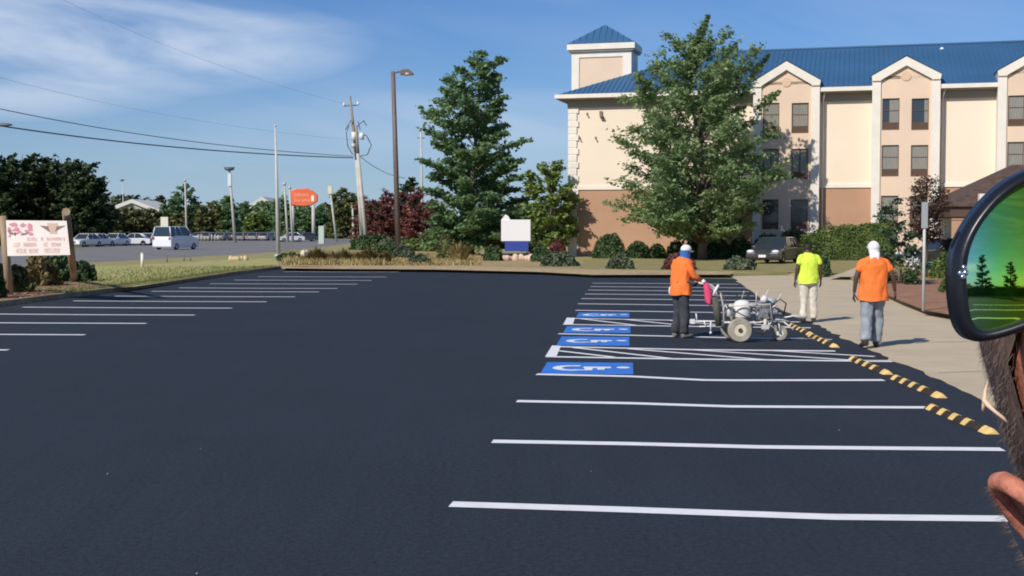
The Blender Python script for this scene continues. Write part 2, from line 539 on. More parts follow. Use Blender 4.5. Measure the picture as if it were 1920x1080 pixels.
# ragged sealer edge
rng = np.random.default_rng(3)
ragged = []
for i in range(len(lr) - 1):
    a, b = Vector(lr[i]), Vector(lr[i + 1])
    m_ = max(1, int((b - a).length / 0.35)) if i < 10 else 4
    for k in range(m_):
        p = a.lerp(b, k / m_)
        ragged.append((p.x + rng.normal() * 0.035, p.y + rng.normal() * 0.03))
ragged.append(lr[-1])
struct(sheet('concrete_walk', walk_far + list(reversed(ragged)), conc_m, z=0.005))
# sawn joints of the walk
jb = MB()
for q in ((1460, 545, 1640, 547), (1560, 590, 1745, 590), (1640, 645, 1860, 640), (1745, 700, 2000, 690)):
    strip(jb, [G(q[0] + 14, q[1]), G(q[2], q[3])], 0.02, 0.009)
struct(jb.build('walk_joint', mat('joint_dark', (0.2, 0.17, 0.12), 0.9)))

# raised lawn slab beyond the kerbs
road_near = [(-30, -45), (-27, 10), (-24.6, 50), (-23.8, 71), (-19.5, 99), (-20, 149), (-26, 238), (-40, 400), (-60, 900)]
road_far = [(-58, -45), (-50, 60), (-46, 136), (-50, 217), (-51, 298), (-58, 476), (-85, 900)]
off = lambda pts, d: [(x + d, y) for x, y in pts]
inner_left = off(kerb_left, -0.14)
inner_back = [(x, y + 0.15) for x, y in back_edge]
lawn_pts = list(reversed(road_near[1:])) + [(-29.14, -8.8)] + [(x, y + (.2 if y < -5 else 0)) for x, y in inner_left[1:]] + inner_back + [(p[0], p[1] + 0.05) for p in walk_far[:-2]] + [(20, 24.1), (22.2, 0), (22.2, -45), (160, -45), (260, 900)]
lawn_pts = [p for p in lawn_pts]
struct(slab('lawn', lawn_pts, dry_m, -0.01, 0.12))
kb = MB()
ring_o = kerb_left + back_edge + [tuple(G(1368, 518).xy)]
ring_i = inner_left + inner_back + [(G(1368, 518).x, G(1368, 518).y + 0.17)]
for i in range(len(ring_o) - 1):
    a, b, c, d = ring_o[i], ring_o[i + 1], ring_i[i + 1], ring_i[i]
    kb.add([(*a, -0.01), (*b, -0.01), (*b, 0.13), (*a, 0.13), ((a[0] * .85 + d[0] * .15), (a[1] * .85 + d[1] * .15), 0.15), ((b[0] * .85 + c[0] * .15), (b[1] * .85 + c[1] * .15), 0.15), (*c, 0.15), (*d, 0.15), (*c, 0.1), (*d, 0.1)],
           [(0, 1, 2, 3), (3, 2, 5, 4), (4, 5, 6, 7), (7, 6, 8, 9)])
struct(kb.build('kerb', kerb_m))
struct(sheet('highway', road_near + list(reversed(road_far)), road_m, z=0.004))
# overlays on the slab
def over(name, pts, m, z=0.124): return struct(sheet(name, [G(x, y, 0.12) for x, y in pts], m, z=z))
over('green_lawn', [(175, 531), (250, 538), (330, 526), (440, 510), (522, 499), (520, 484), (440, 486), (300, 495), (170, 500)], grass_m)
kl = [(x - 0.16, y) for x, y in kerb_left if 13 < y < 41]
struct(sheet('mulch_bed', [(kl[0][0], 13)] + kl + [tuple(G(248, 538, .12).xy), tuple(G(178, 530, .12).xy), tuple(G(90, 519, .12).xy), (-22, 50), (-24, 13)], mulch_m, z=0.128))
over('sandy_verge', [(527, 503), (640, 504.5), (820, 505.5), (900, 507.5), (1010, 510), (1112, 515.5), (1368, 515), (1380, 509), (1100, 505), (800, 496), (540, 493)], sand_m)
over('planting_bed', [(540, 493), (800, 496), (1080, 502), (1095, 492), (900, 476), (700, 468), (560, 470)], mat('bed_soil', (0.34, 0.22, 0.11), 0.95, col2=(0.42, 0.34, 0.16), nscale=1.5, bump=0.6, bscale=20, detail=8))
over('tree_lawn', [(1095, 492), (1085, 503), (1380, 509), (1600, 513), (1640, 500), (1600, 489), (1090, 486)], mat('olive_grass', (0.23, 0.20, 0.065), 0.9, col2=(0.33, 0.28, 0.12), nscale=1.2, bump=0.6, bscale=14, detail=8))
over('service_drive', [(1380, 488), (1700, 489), (1760, 494), (1900, 494), (2300, 500), (2300, 478), (1780, 474), (1560, 473.5), (1390, 473.5)], drive_m, 0.127)
over('red_mulch_bed', [(1610, 517), (1622, 512), (1900, 512), (1900, 601), (1800, 594), (1737, 583), (1690, 565), (1645, 545)], mat('red_mulch', (0.27, 0.12, 0.06), 0.95, col2=(0.40, 0.22, 0.13), nscale=3, bump=0.8, bscale=30, detail=10), 0.129)
over('side_lawn', [(1640, 511), (1900, 511), (1900, 495), (1660, 493)], MATS['olive_grass'], 0.129)
# pale kerbs along the service drive
b = MB(); strip(b, [G(1560, 474, .12), G(1690, 473.5, .12), G(1800, 474, .12)], 0.9, 0.18); strip(b, [G(1622, 513, .12), G(1900, 512, .12)], 0.2, 0.16)
struct(b.build('drive_kerb', mat('pale_concrete', (0.5, 0.46, 0.38), 0.85, noise=0.1)))
# path curving off the walk
b = MB(); strip(b, [G(1575, 519, .13), G(1600, 512, .13), G(1628, 499, .13), G(1640, 490, .13)], 0.9, 0.134)
struct(b.build('side_path', conc_m))

# lawn tufts along the kerb, so the edge is not cut clean
rng = np.random.default_rng(5)
T = []
def tufts(x0, x1, y0, y1, n, h):
    for i in range(n):
        px, py = rng.uniform(x0, x1), rng.uniform(y0, y1)
        p = np.array(G(px, py, 0.12))
        a = rng.uniform(0, 3.14); s_ = np.array([math.cos(a), math.sin(a), 0]) * 0.03
        l = np.array([rng.normal() * .04, rng.normal() * .04, h * rng.uniform(.5, 1.2)])
        T.extend([p - s_, p + s_, p + l])
for i in range(9000):
    q = rng.uniform(0, 1); ky = 34.5 + q * 30
    kx = np.interp(ky, [k[1] for k in kerb_left], [k[0] for k in kerb_left]) - 0.16
    p = np.array([kx - abs(rng.normal()) * (3.2 if i % 2 else 0.3), ky + rng.normal() * .2, 0.12])
    if p[1] < 38.5 and p[0] > -12.6 - (p[1] < 37.5) * 10: continue
    a = rng.uniform(0, 3.14); s_ = np.array([math.cos(a), math.sin(a), 0]) * 0.02
    T.extend([p - s_, p + s_, p + np.array([rng.normal() * .03, rng.normal() * .03, 0.09 * rng.uniform(.4, 1.2)])])
tf = np_mesh('grass_tufts', np.array(T), 3, leaf_mat('grass_blades', (0.10, 0.13, 0.03), (0.2, 0.22, 0.06), (0.33, 0.31, 0.12)))
tf['kind'] = 'stuff'; tf['label'] = 'short green grass along the left kerb'; tf['category'] = 'grass'
# mulch chips in the left bed
T = []
for i in range(7000):
    p = np.array([-12.75 - rng.uniform(0, 1) ** 1.5 * 5, rng.uniform(20, 39), 0.13]); 
    p[0] = np.interp(p[1], [k[1] for k in kerb_left], [k[0] for k in kerb_left]) - 0.18 - rng.uniform(0, 1) ** 1.3 * 5
    a = rng.uniform(0, 3.14); s_ = np.array([math.cos(a), math.sin(a), 0.15 * rng.normal()]) * 0.045; t_ = np.array([-math.sin(a), math.cos(a), rng.uniform(0, 1)]) * 0.02
    T.extend([p - s_ - t_, p + s_ - t_, p + s_ + t_, p - s_ + t_])
tf = np_mesh('mulch_chips', np.array(T), 4, leaf_mat('chips', (0.16, 0.08, 0.04), (0.3, 0.17, 0.1), (0.5, 0.34, 0.22), 0.0))
tf['kind'] = 'stuff'; tf['label'] = 'brown wood mulch chips in the bed under the banner'; tf['category'] = 'mulch'

# ---------------------------------------------------------------- painted lines (part of the lot)
LW = 0.185
def line(pts, wd=LW, name='parking_line', m=None, z=0.004):
    b = MB(); strip(b, [G(*p) for p in pts], wd, z)
    return b.build(name, m or white_p, lot)
line([(845, 946), (1180, 956.5), (1500, 968), (1560, 970), (1960, 974)])
line([(923, 828), (1180, 832.5), (1420, 838.5), (1500, 839.5), (1880, 843)])
line([(969, 752.5), (1180, 756.5), (1370, 762.5), (1440, 763), (1742, 764.5)])
line([(1006, 702), (1180, 706), (1320, 713), (1380, 713.5), (1657, 713)])
line([(1047, 626), (1250, 630.5), (1390, 634), (1525, 635)])
for (x0, y0, x1, y1) in ((1079, 582, 1440, 588), (1084, 569.7, 1432, 574.5), (1090, 560, 1424, 564), (1097, 551.4, 1414, 555), (1103, 544, 1404, 547), (1107, 537.5, 1395, 540), (1111, 531, 1385, 533)):
    line([(x0, y0), (x0 * .5 + x1 * .5, (y0 + y1) / 2 - .2), (x1, y1)])
# hatched aisles
def aisle(a, b_, c, d, diags, bar):
    """a-b upper line, c-d lower line"""
    line([a, b_[0], b_[1]]); line([c, d[0], d[1]])
    bb = MB()
    q = [G(*p) for p in bar]
    bb.add([(p.x, p.y, 0.007) for p in q], [tuple(range(len(q)))])
    bb.build('aisle_end_bar', white_p, lot)
    for p, r in diags: line([p, r], 0.12, 'hatch_line', z=0.0055)
aisle((1035, 650), [(1300, 656), (1566, 658.5)], (1024, 669), [(1250, 673), (1672, 678)],
      [((1046, 658), (1150, 670)), ((1075, 652), (1260, 673)), ((1180, 654.5), (1440, 675.5)), ((1300, 656.5), (1615, 677)), ((1450, 658), (1640, 669))],
      [(1035, 648.5), (1052, 649), (1043, 669.5), (1022, 670)])
aisle((1062, 597), [(1280, 601), (1504, 604)], (1056, 608.5), [(1280, 612), (1520, 615)],
      [((1090, 598), (1190, 610)), ((1170, 599), (1290, 611.5)), ((1250, 600.5), (1380, 612.5)), ((1340, 602), (1480, 613.5))],
      [(1063, 596.2), (1078, 596.5), (1074, 609), (1056, 609)])
line([(1590, 676), (1676, 676.5)], 0.12)
line([(1525, 608), (1572, 611)], 0.12)
line([(1500, 634), (1560, 637)], 0.1)
for (x, y, xs) in ((748, 510, 540), (725, 519.5, 0), (697, 526, 0), (670, 533, 0), (633, 541, 0), (598, 547.5, 0), (553, 556.7, 0), (499.6, 566, 0), (435, 578, 0), (365, 591, 0), (274, 606.7, 0), (159, 628, 0), (15, 656.5, 0)):
    e = G(x, y)
    L_ = min(5.4, e.x - np.interp(e.y, [k[1] for k in kerb_left + back_edge[:1]], [k[0] for k in kerb_left + back_edge[:1]]) - 0.05)
    s_ = e + Vector((-0.9985, 0.06 + 0.02, 0)) * L_
    mid_ = e.lerp(s_, 0.5) + Vector((0, -0.07, 0))
    b = MB(); strip(b, [e, mid_, s_], LW, 0.004); b.build('parking_line', white_p, lot)
# two rows going on behind the camera
for k in range(1, 9):
    for (ex, sx) in ((-1.1, 1), (-5.9, -1)):
        y = 9.2 - 2.74 * k - (0 if sx > 0 else 0.3)
        x = ex + (-0.0885 * 2.74 * k) - (1.2 if sx < 0 else 0)
        if sx < 0 and k < 2: continue
        b = MB(); strip(b, [(x, y), (x + sx * 5, y - sx * 0.44)], LW, 0.004); b.build('parking_line', white_p, lot)
# blue symbol panels
def symbol(c0, L_, Wd, idx):
    """c0: near left corner in the world, u along the stall, v across away from the camera"""
    uu = Vector((0.9965, -0.075, 0)); vv = Vector((0.0885, 0.996, 0))
    def P_(u_, v_, z): q = c0 + uu * u_ + vv * v_; return (q.x, q.y, z)
    b = MB(); b.add([P_(0, 0, .004), P_(L_, 0, .004), P_(L_, Wd, .004), P_(0, Wd, .004)], [(0, 1, 2, 3)])
    p = b.build('accessible_panel', blue_p, lot)
    s_ = MB(); mid = Wd / 2; k = min(L_, Wd) / 1.30
    zc_ = [.0065]
    def seg(pts, wd):
        pts = [Vector(P_(q[0], q[1], 0)) for q in pts]; strip(s_, pts, wd, zc_[0]); zc_[0] += .0007
    ox = 0.12 * L_
    arc = [(ox + 0.27 * k + 0.23 * k * math.cos(t), mid - 0.02 * k + 0.30 * k * math.sin(t)) for t in [R(q) for q in range(65, 296, 20)]]
    seg(arc, 0.14 * k)
    seg([(ox + 0.82 * k, mid + .06 * k), (ox + 0.42 * k, mid + .06 * k)], 0.20 * k)                 # trunk
    seg([(ox + 0.50 * k, mid + .0), (ox + 0.50 * k, mid - 0.30 * k), (ox + 0.30 * k, mid - 0.30 * k)], 0.13 * k)   # thigh and shin
    seg([(ox + 0.68 * k, mid + .05 * k), (ox + 0.68 * k, mid - 0.26 * k)], 0.11 * k)
    hd = [P_(ox + 1.0 * k + 0.10 * k * math.cos(t), mid + .05 * k + 0.13 * k * math.sin(t), zc_[0]) for t in [2 * math.pi * q / 14 for q in range(14)]]
    s_.add(hd, [tuple(range(14))])
    s_.build('wheelchair_symbol', white_p, p)
for i, (x, y, x2, yt) in enumerate(((1010, 701, 1187, 679), (1040, 648, 1180, 631), (1053, 624, 1182, 612), (1077, 595, 1180, 586))):
    a_ = G(x + 3, y); b_ = G(x2, y); t_ = G(x2, yt)
    symbol(a_, (b_ - a_).length, (t_ - b_).length * 0.98, i)

# debris specks on the asphalt
b = MB(); rr = random.Random(3)
for i in range(6):
    px, py = rr.uniform(-100, 1900), rr.uniform(560, 1080) ** 1
    p = G(px, py); s_ = rr.uniform(0.004, 0.011)
    b.add([(p.x - s_, p.y, 0.006), (p.x + s_, p.y - s_, 0.006), (p.x + s_ * .4, p.y + s_, 0.014)], [(0, 1, 2)])
o = b.build('grit', mat('grit', (0.22, 0.21, 0.19), 0.9)); o['kind'] = 'stuff'; o['label'] = 'small pale grit scattered on the black asphalt'; o['category'] = 'grit'

# ================================================================ HOTEL
ANG = -15
A0 = W(1068, 480, 88.0)
org = Vector((A0.x, A0.y, 0.12))
ux = Vector((math.cos(R(ANG)), math.sin(R(ANG)), 0)); uy = Vector((-math.sin(R(ANG)), math.cos(R(ANG)), 0))
def L(px, py, yl=0.0):            # pixel on the plane local y = yl -> (local x, local z)
    d = ray(px, py); o = Vector((0, 0, HC))
    t = (yl - (o - org).dot(uy)) / d.dot(uy)
    p = o + d * t - org
    return p.dot(ux), p.z
hotel = thing('hotel', 'three storey cream hotel with blue metal roof and white gabled window bays', 'hotel', org, R(ANG))
cream = mat('cream_stucco', (0.86, 0.73, 0.585), 0.9, col2=(0.82, 0.69, 0.54), nscale=0.25, bump=0.3, bscale=70, detail=8)
peach = mat('peach_stucco', (0.75, 0.575, 0.43), 0.9, noise=0.05, nscale=0.4, bump=0.3, bscale=70)
tan = mat('tan_stucco', (0.46, 0.275, 0.175), 0.9, noise=0.06, nscale=0.5, bump=0.3, bscale=70)
trim = mat('white_trim', (0.80, 0.74, 0.65), 0.75, noise=0.05, nscale=1.2)
bluer = mat('blue_metal_roof', (0.042, 0.125, 0.25), 0.45, noise=0.10, nscale=0.2, spec=0.5)
brownf = mat('brown_frame', (0.13, 0.075, 0.05), 0.6)
glass_d = mat('dark_glass', (0.035, 0.045, 0.055), 0.08, spec=0.8)
curt = mat('curtain_behind_glass', (0.27, 0.25, 0.21), 0.35, noise=0.18, nscale=4, stretch=(6, 1, 0.3), coat=0.6)
curt2 = mat('pale_curtain', (0.42, 0.36, 0.27), 0.4, coat=0.5)
LEN = 52.0; DEP = 16.0
eave = L(1580, 166.5)[1] + 0.02
belt = L(1585, 352)[1]
beltL = L(1130, 366)[1]
print('eave', eave, L(1100, 185)[1], 'belt', belt, beltL, 'ridge', L(1400, 96, 8)[1], L(1900, 79, 8)[1], 'base', L(1070, 478)[1])
ridge = (L(1400, 96, 8)[1] + L(1900, 79, 8)[1]) / 2
# bays
BAY = []
for (pl, pr, pa, pya, pyl, pyr) in ((1412.5, 1537.5, 1474.5, 115, 158, 148), (1636, 1764, 1699, 106, 143.5, 139), (1872, 2003, 1938, 96, 134, 129)):
    x0, z0_ = L(pl, pyl, -1.0); x1, z1_ = L(pr, pyr, -1.0); xa, za = L(pa, pya, -1.0)
    BAY.append((x0, x1, (z0_ + z1_) / 2, za))
print('bays', BAY)
# wall blocks between bays: lower tan, upper cream
def ring_wall(z0_, z1_, m, name, proud=0.0):
    b = MB(); xs = 0.0
    b.box(-proud, LEN, -proud, 0.3, z0_, z1_)
    b.box(-proud, 0.3, 0.302, DEP, z0_, z1_)
    b.box(LEN - 0.3, LEN, 0.302, DEP, z0_, z1_)
    b.box(0.302, LEN - 0.302, DEP - 0.3, DEP, z0_, z1_)
    return b.build(name, m, hotel)
ring_wall(0, belt, tan, 'lower_wall'); ring_wall(belt + 0.25, eave - 0.35, cream, 'upper_wall')
ring_wall(belt, belt + 0.25, trim, 'belt_course', 0.08)
# quoins on the left corner
b = MB(); nq = 22; q0 = 0.0
hq = (eave - 0.75) / nq
for i in range(nq):
    wq = 0.62 if i % 2 else 0.5
    b.box(-0.11, wq, -0.11, -0.001 if False else 0.0 - 0.002, i * hq + 0.02, (i + 1) * hq - 0.045)
    b.box(-0.11, -0.002, 0.0, wq, i * hq + 0.02, (i + 1) * hq - 0.045)
b.box(-0.085, 0.48, -0.085, -0.0015, 0, eave - 0.75)
b.build('quoins', trim, hotel, bevel=0.015)
# soffit and gutter
sf = mat('soffit_grey', (0.36, 0.31, 0.25), 0.8)
b = MB(); OV = 0.75
SEG = []; xa_ = -OV
for bb_ in BAY: SEG.append((xa_, bb_[0] - .003)); xa_ = bb_[1] + .003
SEG.append((xa_, LEN + OV))
for xa_, xb_ in SEG:
    b = MB(); b.box(xa_, xb_, -OV, 0.0 - 0.002, eave - 0.30, eave - 0.22); b.box(max(xa_, 0), xb_, -0.14, -0.002, eave - 0.80, eave - 0.301)
    b.build('soffit', sf, hotel)
    b = MB(); b.box(xa_ - (.12 if xa_ < 0 else 0), xb_, -OV - 0.14, -OV, eave - 0.24, eave + 0.02); b.build('gutter', trim, hotel)
b = MB(); b.box(-OV, -0.002, 0.0, DEP + OV, eave - 0.30, eave - 0.22); b.box(-0.14, -0.002, -0.14, DEP, eave - 0.80, eave - 0.301); b.build('soffit', sf, hotel)
b = MB(); b.box(-OV - 0.14, -OV, -OV, DEP + OV, eave - 0.24, eave + 0.02); b.build('gutter', trim, hotel)
# main roof with standing seams
e0 = eave + 0.0; rz = ridge
b = MB()
x0, x1, y0, y1 = -OV - .05, LEN + OV, -OV - .05, DEP + OV
hx = (y1 - y0) / 2; ym = (y0 + y1) / 2
va = [(x0, y0, e0), (x1, y0, e0), (x1, y1, e0), (x0, y1, e0), (x0 + hx, ym, rz), (x1, ym, rz)]
b.add(va, [(0, 1, 5, 4), (1, 2, 5), (2, 3, 4, 5), (3, 0, 4), (0, 3, 2, 1)])
sl = (rz - e0) / (ym - y0)
x = x0 + 0.5
while x < x1:
    top = min(ym, y0 + (x - x0)) - 0.02
    b.add([(x - .02, y0, e0 + .003), (x + .02, y0, e0 + .003), (x + .02, top, e0 + (top - y0) * sl + .003), (x - .02, top, e0 + (top - y0) * sl + .003),
           (x - .02, y0, e0 + .035), (x + .02, y0, e0 + .035), (x + .02, top, e0 + (top - y0) * sl + .035), (x - .02, top, e0 + (top - y0) * sl + .035)],
          [(4, 5, 6, 7), (0, 4, 7, 3), (1, 2, 6, 5), (0, 1, 5, 4)])
    x += 0.32
rf = b.build('roof', bluer, hotel)
b = MB(); b.box(x0 + hx - .1, x1, ym - .14, ym + .14, rz - .02, rz + .08); b.build('ridge_cap', bluer, rf)
# roof vent
vx, vz = L(1766, 101, 6.8)
b = MB(); b.tube([(vx, 6.8, vz - 0.6), (vx, 6.8, vz + 0.28)], 0.11, 10); b.tube([(vx, 6.8, vz + 0.28), (vx, 6.8, vz + 0.45)], [0.2, 0.05], 10); b.box(vx - .28, vx + .28, 6.55, 7.05, vz - 0.6, vz - 0.1)
b.build('roof_vent', mat('galvanised', (0.75, 0.78, 0.8), 0.5), rf)
# windows
def window(x0, x1, z0, z1, y, style, grille=True):
    b = MB(); f = 0.055
    b.box(x0, x0 + f, y - .02, y + .1, z0, z1); b.box(x1 - f, x1, y - .02, y + .1, z0, z1)
    b.box(x0 + f, x1 - f, y - .02, y + .1, z1 - f, z1); b.box(x0 + f, x1 - f, y - .02, y + .1, z0, z0 + f)
    g = z0 + (z1 - z0) * 0.24 if grille else z0 + f
    if grille: b.box(x0 + f, x1 - f, y - .02, y + .1, g - f, g)
    wv = b.build('window', brownf, hotel)
    xm = (x0 + x1) / 2
    b = MB(); b.box(x0 + f, x1 - f, y + .055, y + .07, g, z1 - f); b.build('pane', glass_d, wv)
    if grille:
        b = MB()
        nn = 7
        for k in range(nn):
            za = z0 + f + (g - f - z0 - f) * k / nn
            b.box(x0 + f, x1 - f, y + .0, y + .06, za, za + (g - f - z0 - f) / nn * 0.6)
        b.box(x0 + f, x1 - f, y + .061, y + .08, z0 + f, g - f)
        b.build('grille', mat('brown_grille', (0.17, 0.10, 0.065), 0.6), wv)
    b = MB()
    segs = {'closed': [(0, 1)], 'left_open': [(0.42, 1.0)], 'right_open': [(0.78, 1.0)], 'right_dark': [(0.5, 1.0)], 'dark': [], 'half': [(0, 1)]}[style]
    for a_, c_ in segs:
        xa, xb = x0 + f + (x1 - x0 - 2 * f) * a_, x0 + f + (x1 - x0 - 2 * f) * c_
        n_ = max(3, int((xb - xa) / 0.06))
        vs = []
        for k in range(n_ + 1):
            q = xa + (xb - xa) * k / n_
            yy = y + .045 - 0.02 * (k % 2)
            vs += [(q, yy, g + 0.01), (q, yy, z1 - f)]
        b.add(vs, [(2 * k, 2 * k + 2, 2 * k + 3, 2 * k + 1) for k in range(n_)])
    if segs: b.build('curtain', curt if style != 'right_dark' else curt2, wv)
    b = MB(); b.box(xm - .02, xm + .02, y + .0, y + .0545, g, z1 - f) if style == 'half' else b.box(x0 + f, x1 - f, y + .0, y + .02, (g + z1) / 2 - .015, (g + z1) / 2 + .015)
    b.build('mullion', brownf, wv)
def wall_open(b, x0, x1, z0, z1, y0, y1, ops):
    xs = sorted({x0, x1} | {o[0] for o in ops} | {o[1] for o in ops}); zs = sorted({z0, z1} | {o[2] for o in ops} | {o[3] for o in ops})
    for i in range(len(xs) - 1):
        j = 0
        while j < len(zs) - 1:
            def hole(jj): 
                cx, cz = (xs[i] + xs[i + 1]) / 2, (zs[jj] + zs[jj + 1]) / 2
                return any(o[0] < cx < o[1] and o[2] < cz < o[3] for o in ops)
            if hole(j): j += 1; continue
            k = j
            while k + 1 < len(zs) - 1 and not hole(k + 1): k += 1
            b.box(xs[i], xs[i + 1], y0, y1, zs[j], zs[k + 1]); j = k + 1
pxw = [((1429, 1461), (1484, 1516)), ((1653.5, 1686), (1708.5, 1741)), ((1889, 1921), (1946, 1979))]
pzw = [((193, 250), (279, 336), (374, 430)), ((184.5, 244), (272, 331), (367, 427)), ((179, 237), (266, 326), (360, 420))]
styles = [['closed', 'half', 'dark', 'closed', 'half', 'dark'], ['left_open', 'closed', 'closed', 'right_open', 'closed', 'closed'], ['closed'] * 6]
for bi, (x0, x1, zsold, zap) in enumerate(BAY):
    yf = -1.0; TW = 0.52
    ops = []
    for c_, (pl, pr) in enumerate(pxw[bi]):
        for r_, (pt, pb) in enumerate(pzw[bi]):
            pm = (pl + pr) / 2
            xa, _ = L(pl, 250, yf + .15); xb, _ = L(pr, 250, yf + .15)
            zb = L(pm, pb, yf + .15)[1]; zt = L(pm, pt, yf + .15)[1]
            if bi == 0 and c_ == 0: xa = max(xa, x0 + TW + 0.1)
            ops.append((xa, xb, max(zb, .05), zt, styles[bi][c_ * 3 + r_]))
    b = MB(); wall_open(b, x0 + TW, x1 - TW, 0.0, zsold, yf + .12, -0.002, ops)
    xm = (x0 + x1) / 2
    sp = (zap - zsold) / (xm - x0)
    b.prism([(x0 + TW, zsold), (x1 - TW, zsold), (x1 - TW, zsold + sp * TW - 0.5), (xm, zap - 0.55), (x0 + TW, zsold + sp * TW - 0.5)], yf + .12, 0.9)
    b.box(x0 + TW, x1 - TW, -0.0015, 0.9, eave - 0.9, zsold - 0.002)
    b.build('bay_wall', peach, hotel)
    b = MB()
    b.box(x0, x0 + TW, yf, -0.001, 0, zsold - 0.3); b.box(x1 - TW, x1, yf, -0.001, 0, zsold - 0.3)
    b.prism([(x0, zsold - 0.3), (x0 + TW, zsold - 0.3), (x0 + TW, zsold + sp * TW - 0.55), (xm, zap - 0.55), (xm, zap), (x0 - 0.05, zsold + 0.02)], yf - 0.1, 0.6)
    b.prism([(x1, zsold - 0.3), (x1 + .05, zsold + 0.02), (xm, zap), (xm, zap - 0.55), (x1 - TW, zsold + sp * TW - 0.55), (x1 - TW, zsold - 0.3)], yf - 0.1, 0.6)
    b.build('bay_trim', trim, hotel)
    b = MB()
    b.add([(x0 - .1, yf - .15, zsold + .03), (xm, yf - .15, zap + .06), (xm, 7.0, zap + .06), (x0 - .1, 7.0, zsold + .03), (x1 + .1, yf - .15, zsold + .03), (x1 + .1, 7.0, zsold + .03)], [(0, 1, 2, 3), (1, 4, 5, 2)])
    b.build('gable_roof', bluer, hotel)
    # round medallion high in the gable
    b = MB(); b.tube([(xm, yf + .12, zsold - 0.02), (xm, yf + .07, zsold - 0.02)], 0.30, 20); b.build('medallion', mat('peach_trim', (0.7, 0.5, 0.34), 0.85), hotel)
    for (xa, xb, za, zb, st) in ops: window(xa, xb, za, zb, yf + .2, st)
    # downspout beside the bay
    b = MB(); b.tube([(x1 + .32, -.75, eave - .15), (x1 + .2, -.16, eave - .7), (x1 + .2, -.12, eave - 1.1), (x1 + .2, -.12, .1)], .05, 6); b.build('downspout', trim, hotel)
# windows of the ground floor between bays hidden by planting: one dark pair right of bay two
xa, za = L(1782, 395, 0); xb, zb = L(1832, 368, 0)
window(xa, xb, 0.9, zb, -0.03, 'dark', False)
# windows on left wing behind the tree
for (pl, pr) in ((1225, 1256), (1300, 1331)):
    for (pt, pb) in ((212, 262), (288, 340)):
        xa = L(pl, 250)[0]; xb = L(pr, 250)[0]
        window(xa, xb, L(pl, pb)[1], L(pl, pt)[1], -0.06, 'closed')
# tower at the left end
TY = 6.0
xa = L(1072, 150, TY)[0]; xb = L(1184, 150, TY)[0]; te = L(1128, 82, TY)[1]; ta = L(1130, 50, TY + 2.2)[1]
b = MB(); b.box(xa + .55, xb - .55, TY, TY + 2.7, eave - 1, te - 0.55); b.build('tower_wall', peach, hotel)
b = MB(); D = xb - xa; DD = 2.7
b.box(xa, xa + .55, TY - .08, TY + .55, eave - 1, te - 0.55); b.box(xb - .62, xb, TY - .08, TY + .55, eave - 1, te - 0.55)
b.box(xa + .551, xb - .621, TY - .08, TY - .001, te - 0.95, te - 0.55)
b.box(xb - .549, xb, TY + .551, TY + DD, eave - 1, te - 0.55); b.box(xa, xa + .549, TY + .551, TY + DD, eave - 1, te - .55)
b.box(xa - .28, xb + .28, TY - .36, TY + DD + .28, te - 0.42, te)
b.build('tower_trim', trim, hotel)
b = MB(); b.box(xa - .18, xb + .18, TY - .26, TY + DD + .18, te - .55, te - .42); b.build('tower_soffit', sf, hotel)
b = MB(); xm = (xa + xb) / 2; ymm = TY + DD / 2
b.add([(xa - .3, TY - .38, te + .003), (xb + .3, TY - .38, te + .003), (xb + .3, TY + DD + .3, te + .003), (xa - .3, TY + DD + .3, te + .003), (xm, ymm, ta)], [(0, 1, 4), (1, 2, 4), (2, 3, 4), (3, 0, 4), (3, 2, 1, 0)])
for k in range(1, 11):
    q = k / 11; xx = xa - .3 + (D + .6) * q; t_ = min(q, 1 - q) * 2
    p0 = Vector((xx, TY - .38, te)); p1 = Vector((xx, TY - .38 + (ymm - TY + .38) * t_, te + (ta - te) * t_))
    b.tube([p0 + Vector((0, 0, .01)), p1 + Vector((0, 0, .01))], .03, 4)
b.build('tower_roof', bluer, hotel)
# wall lamps on the left wing
for (px, py) in ((1127, 213), (1101, 213), (1087, 258), (1117, 258)):
    lx, lz = L(px, py); b = MB(); s_ = 1.6 if px == 1127 else 0.6
    b.box(lx - .06 * s_, lx + .06 * s_, -.12, -.002, lz - .05 * s_, lz + .1 * s_); b.rings([(lx + .08 * s_, -.16, lz - .22 * s_, .1 * s_, .1), (lx, -.16, lz - .02, .06 * s_, .06)], 8)
    b.build('wall_lamp', mat('lamp_bronze', (0.2, 0.14, 0.1), 0.5), hotel)

# entrance canopy on the right
cy = 58.0
can = thing('entrance_canopy', 'brown shingled entrance canopy on white columns, at the right behind the sunglasses', 'canopy', (W(1860, 400, cy).x, cy, 0.12), R(-8))
b = MB()
pe = W(1768, 388, cy); x_l = pe.x - W(1860, 400, cy).x; z_e = pe.z - .12
pr_ = W(1925, 303, cy); z_r = pr_.z - .12; x_r = pr_.x - W(1860, 400, cy).x
k_ = (x_r - x_l)
b.add([(x_l, -1.5, z_e), (x_r + 8, -1.5, z_e), (x_r + 8, 7.5, z_e), (x_l, 7.5, z_e), (x_r, 3, z_r), (x_r + 8 - k_, 3, z_r)], [(0, 1, 5, 4), (1, 2, 5), (2, 3, 4, 5), (3, 0, 4)])
b.build('canopy_roof', mat('brown_shingles', (0.10, 0.06, 0.045), 0.9, noise=0.35, nscale=3, bump=0.8, bscale=12), can)
b = MB(); b.box(x_l + .15, x_r + 7.9, -1.35, 7.4, z_e - .45, z_e - .01); b.build('fascia', mat('brown_fascia', (0.10, 0.055, 0.04), 0.8), can)
b = MB()
cx_ = W(1829, 380, cy).x - W(1860, 400, cy).x
for (ox, oy) in ((cx_, -1.6), (x_r + 6, -0.8), (cx_, 6.4), (x_r + 6, 6.4)):
    b.box(ox - .17, ox + .17, oy - .17, oy + .17, 0, z_e + (.55 if oy < -1.5 else -.46))
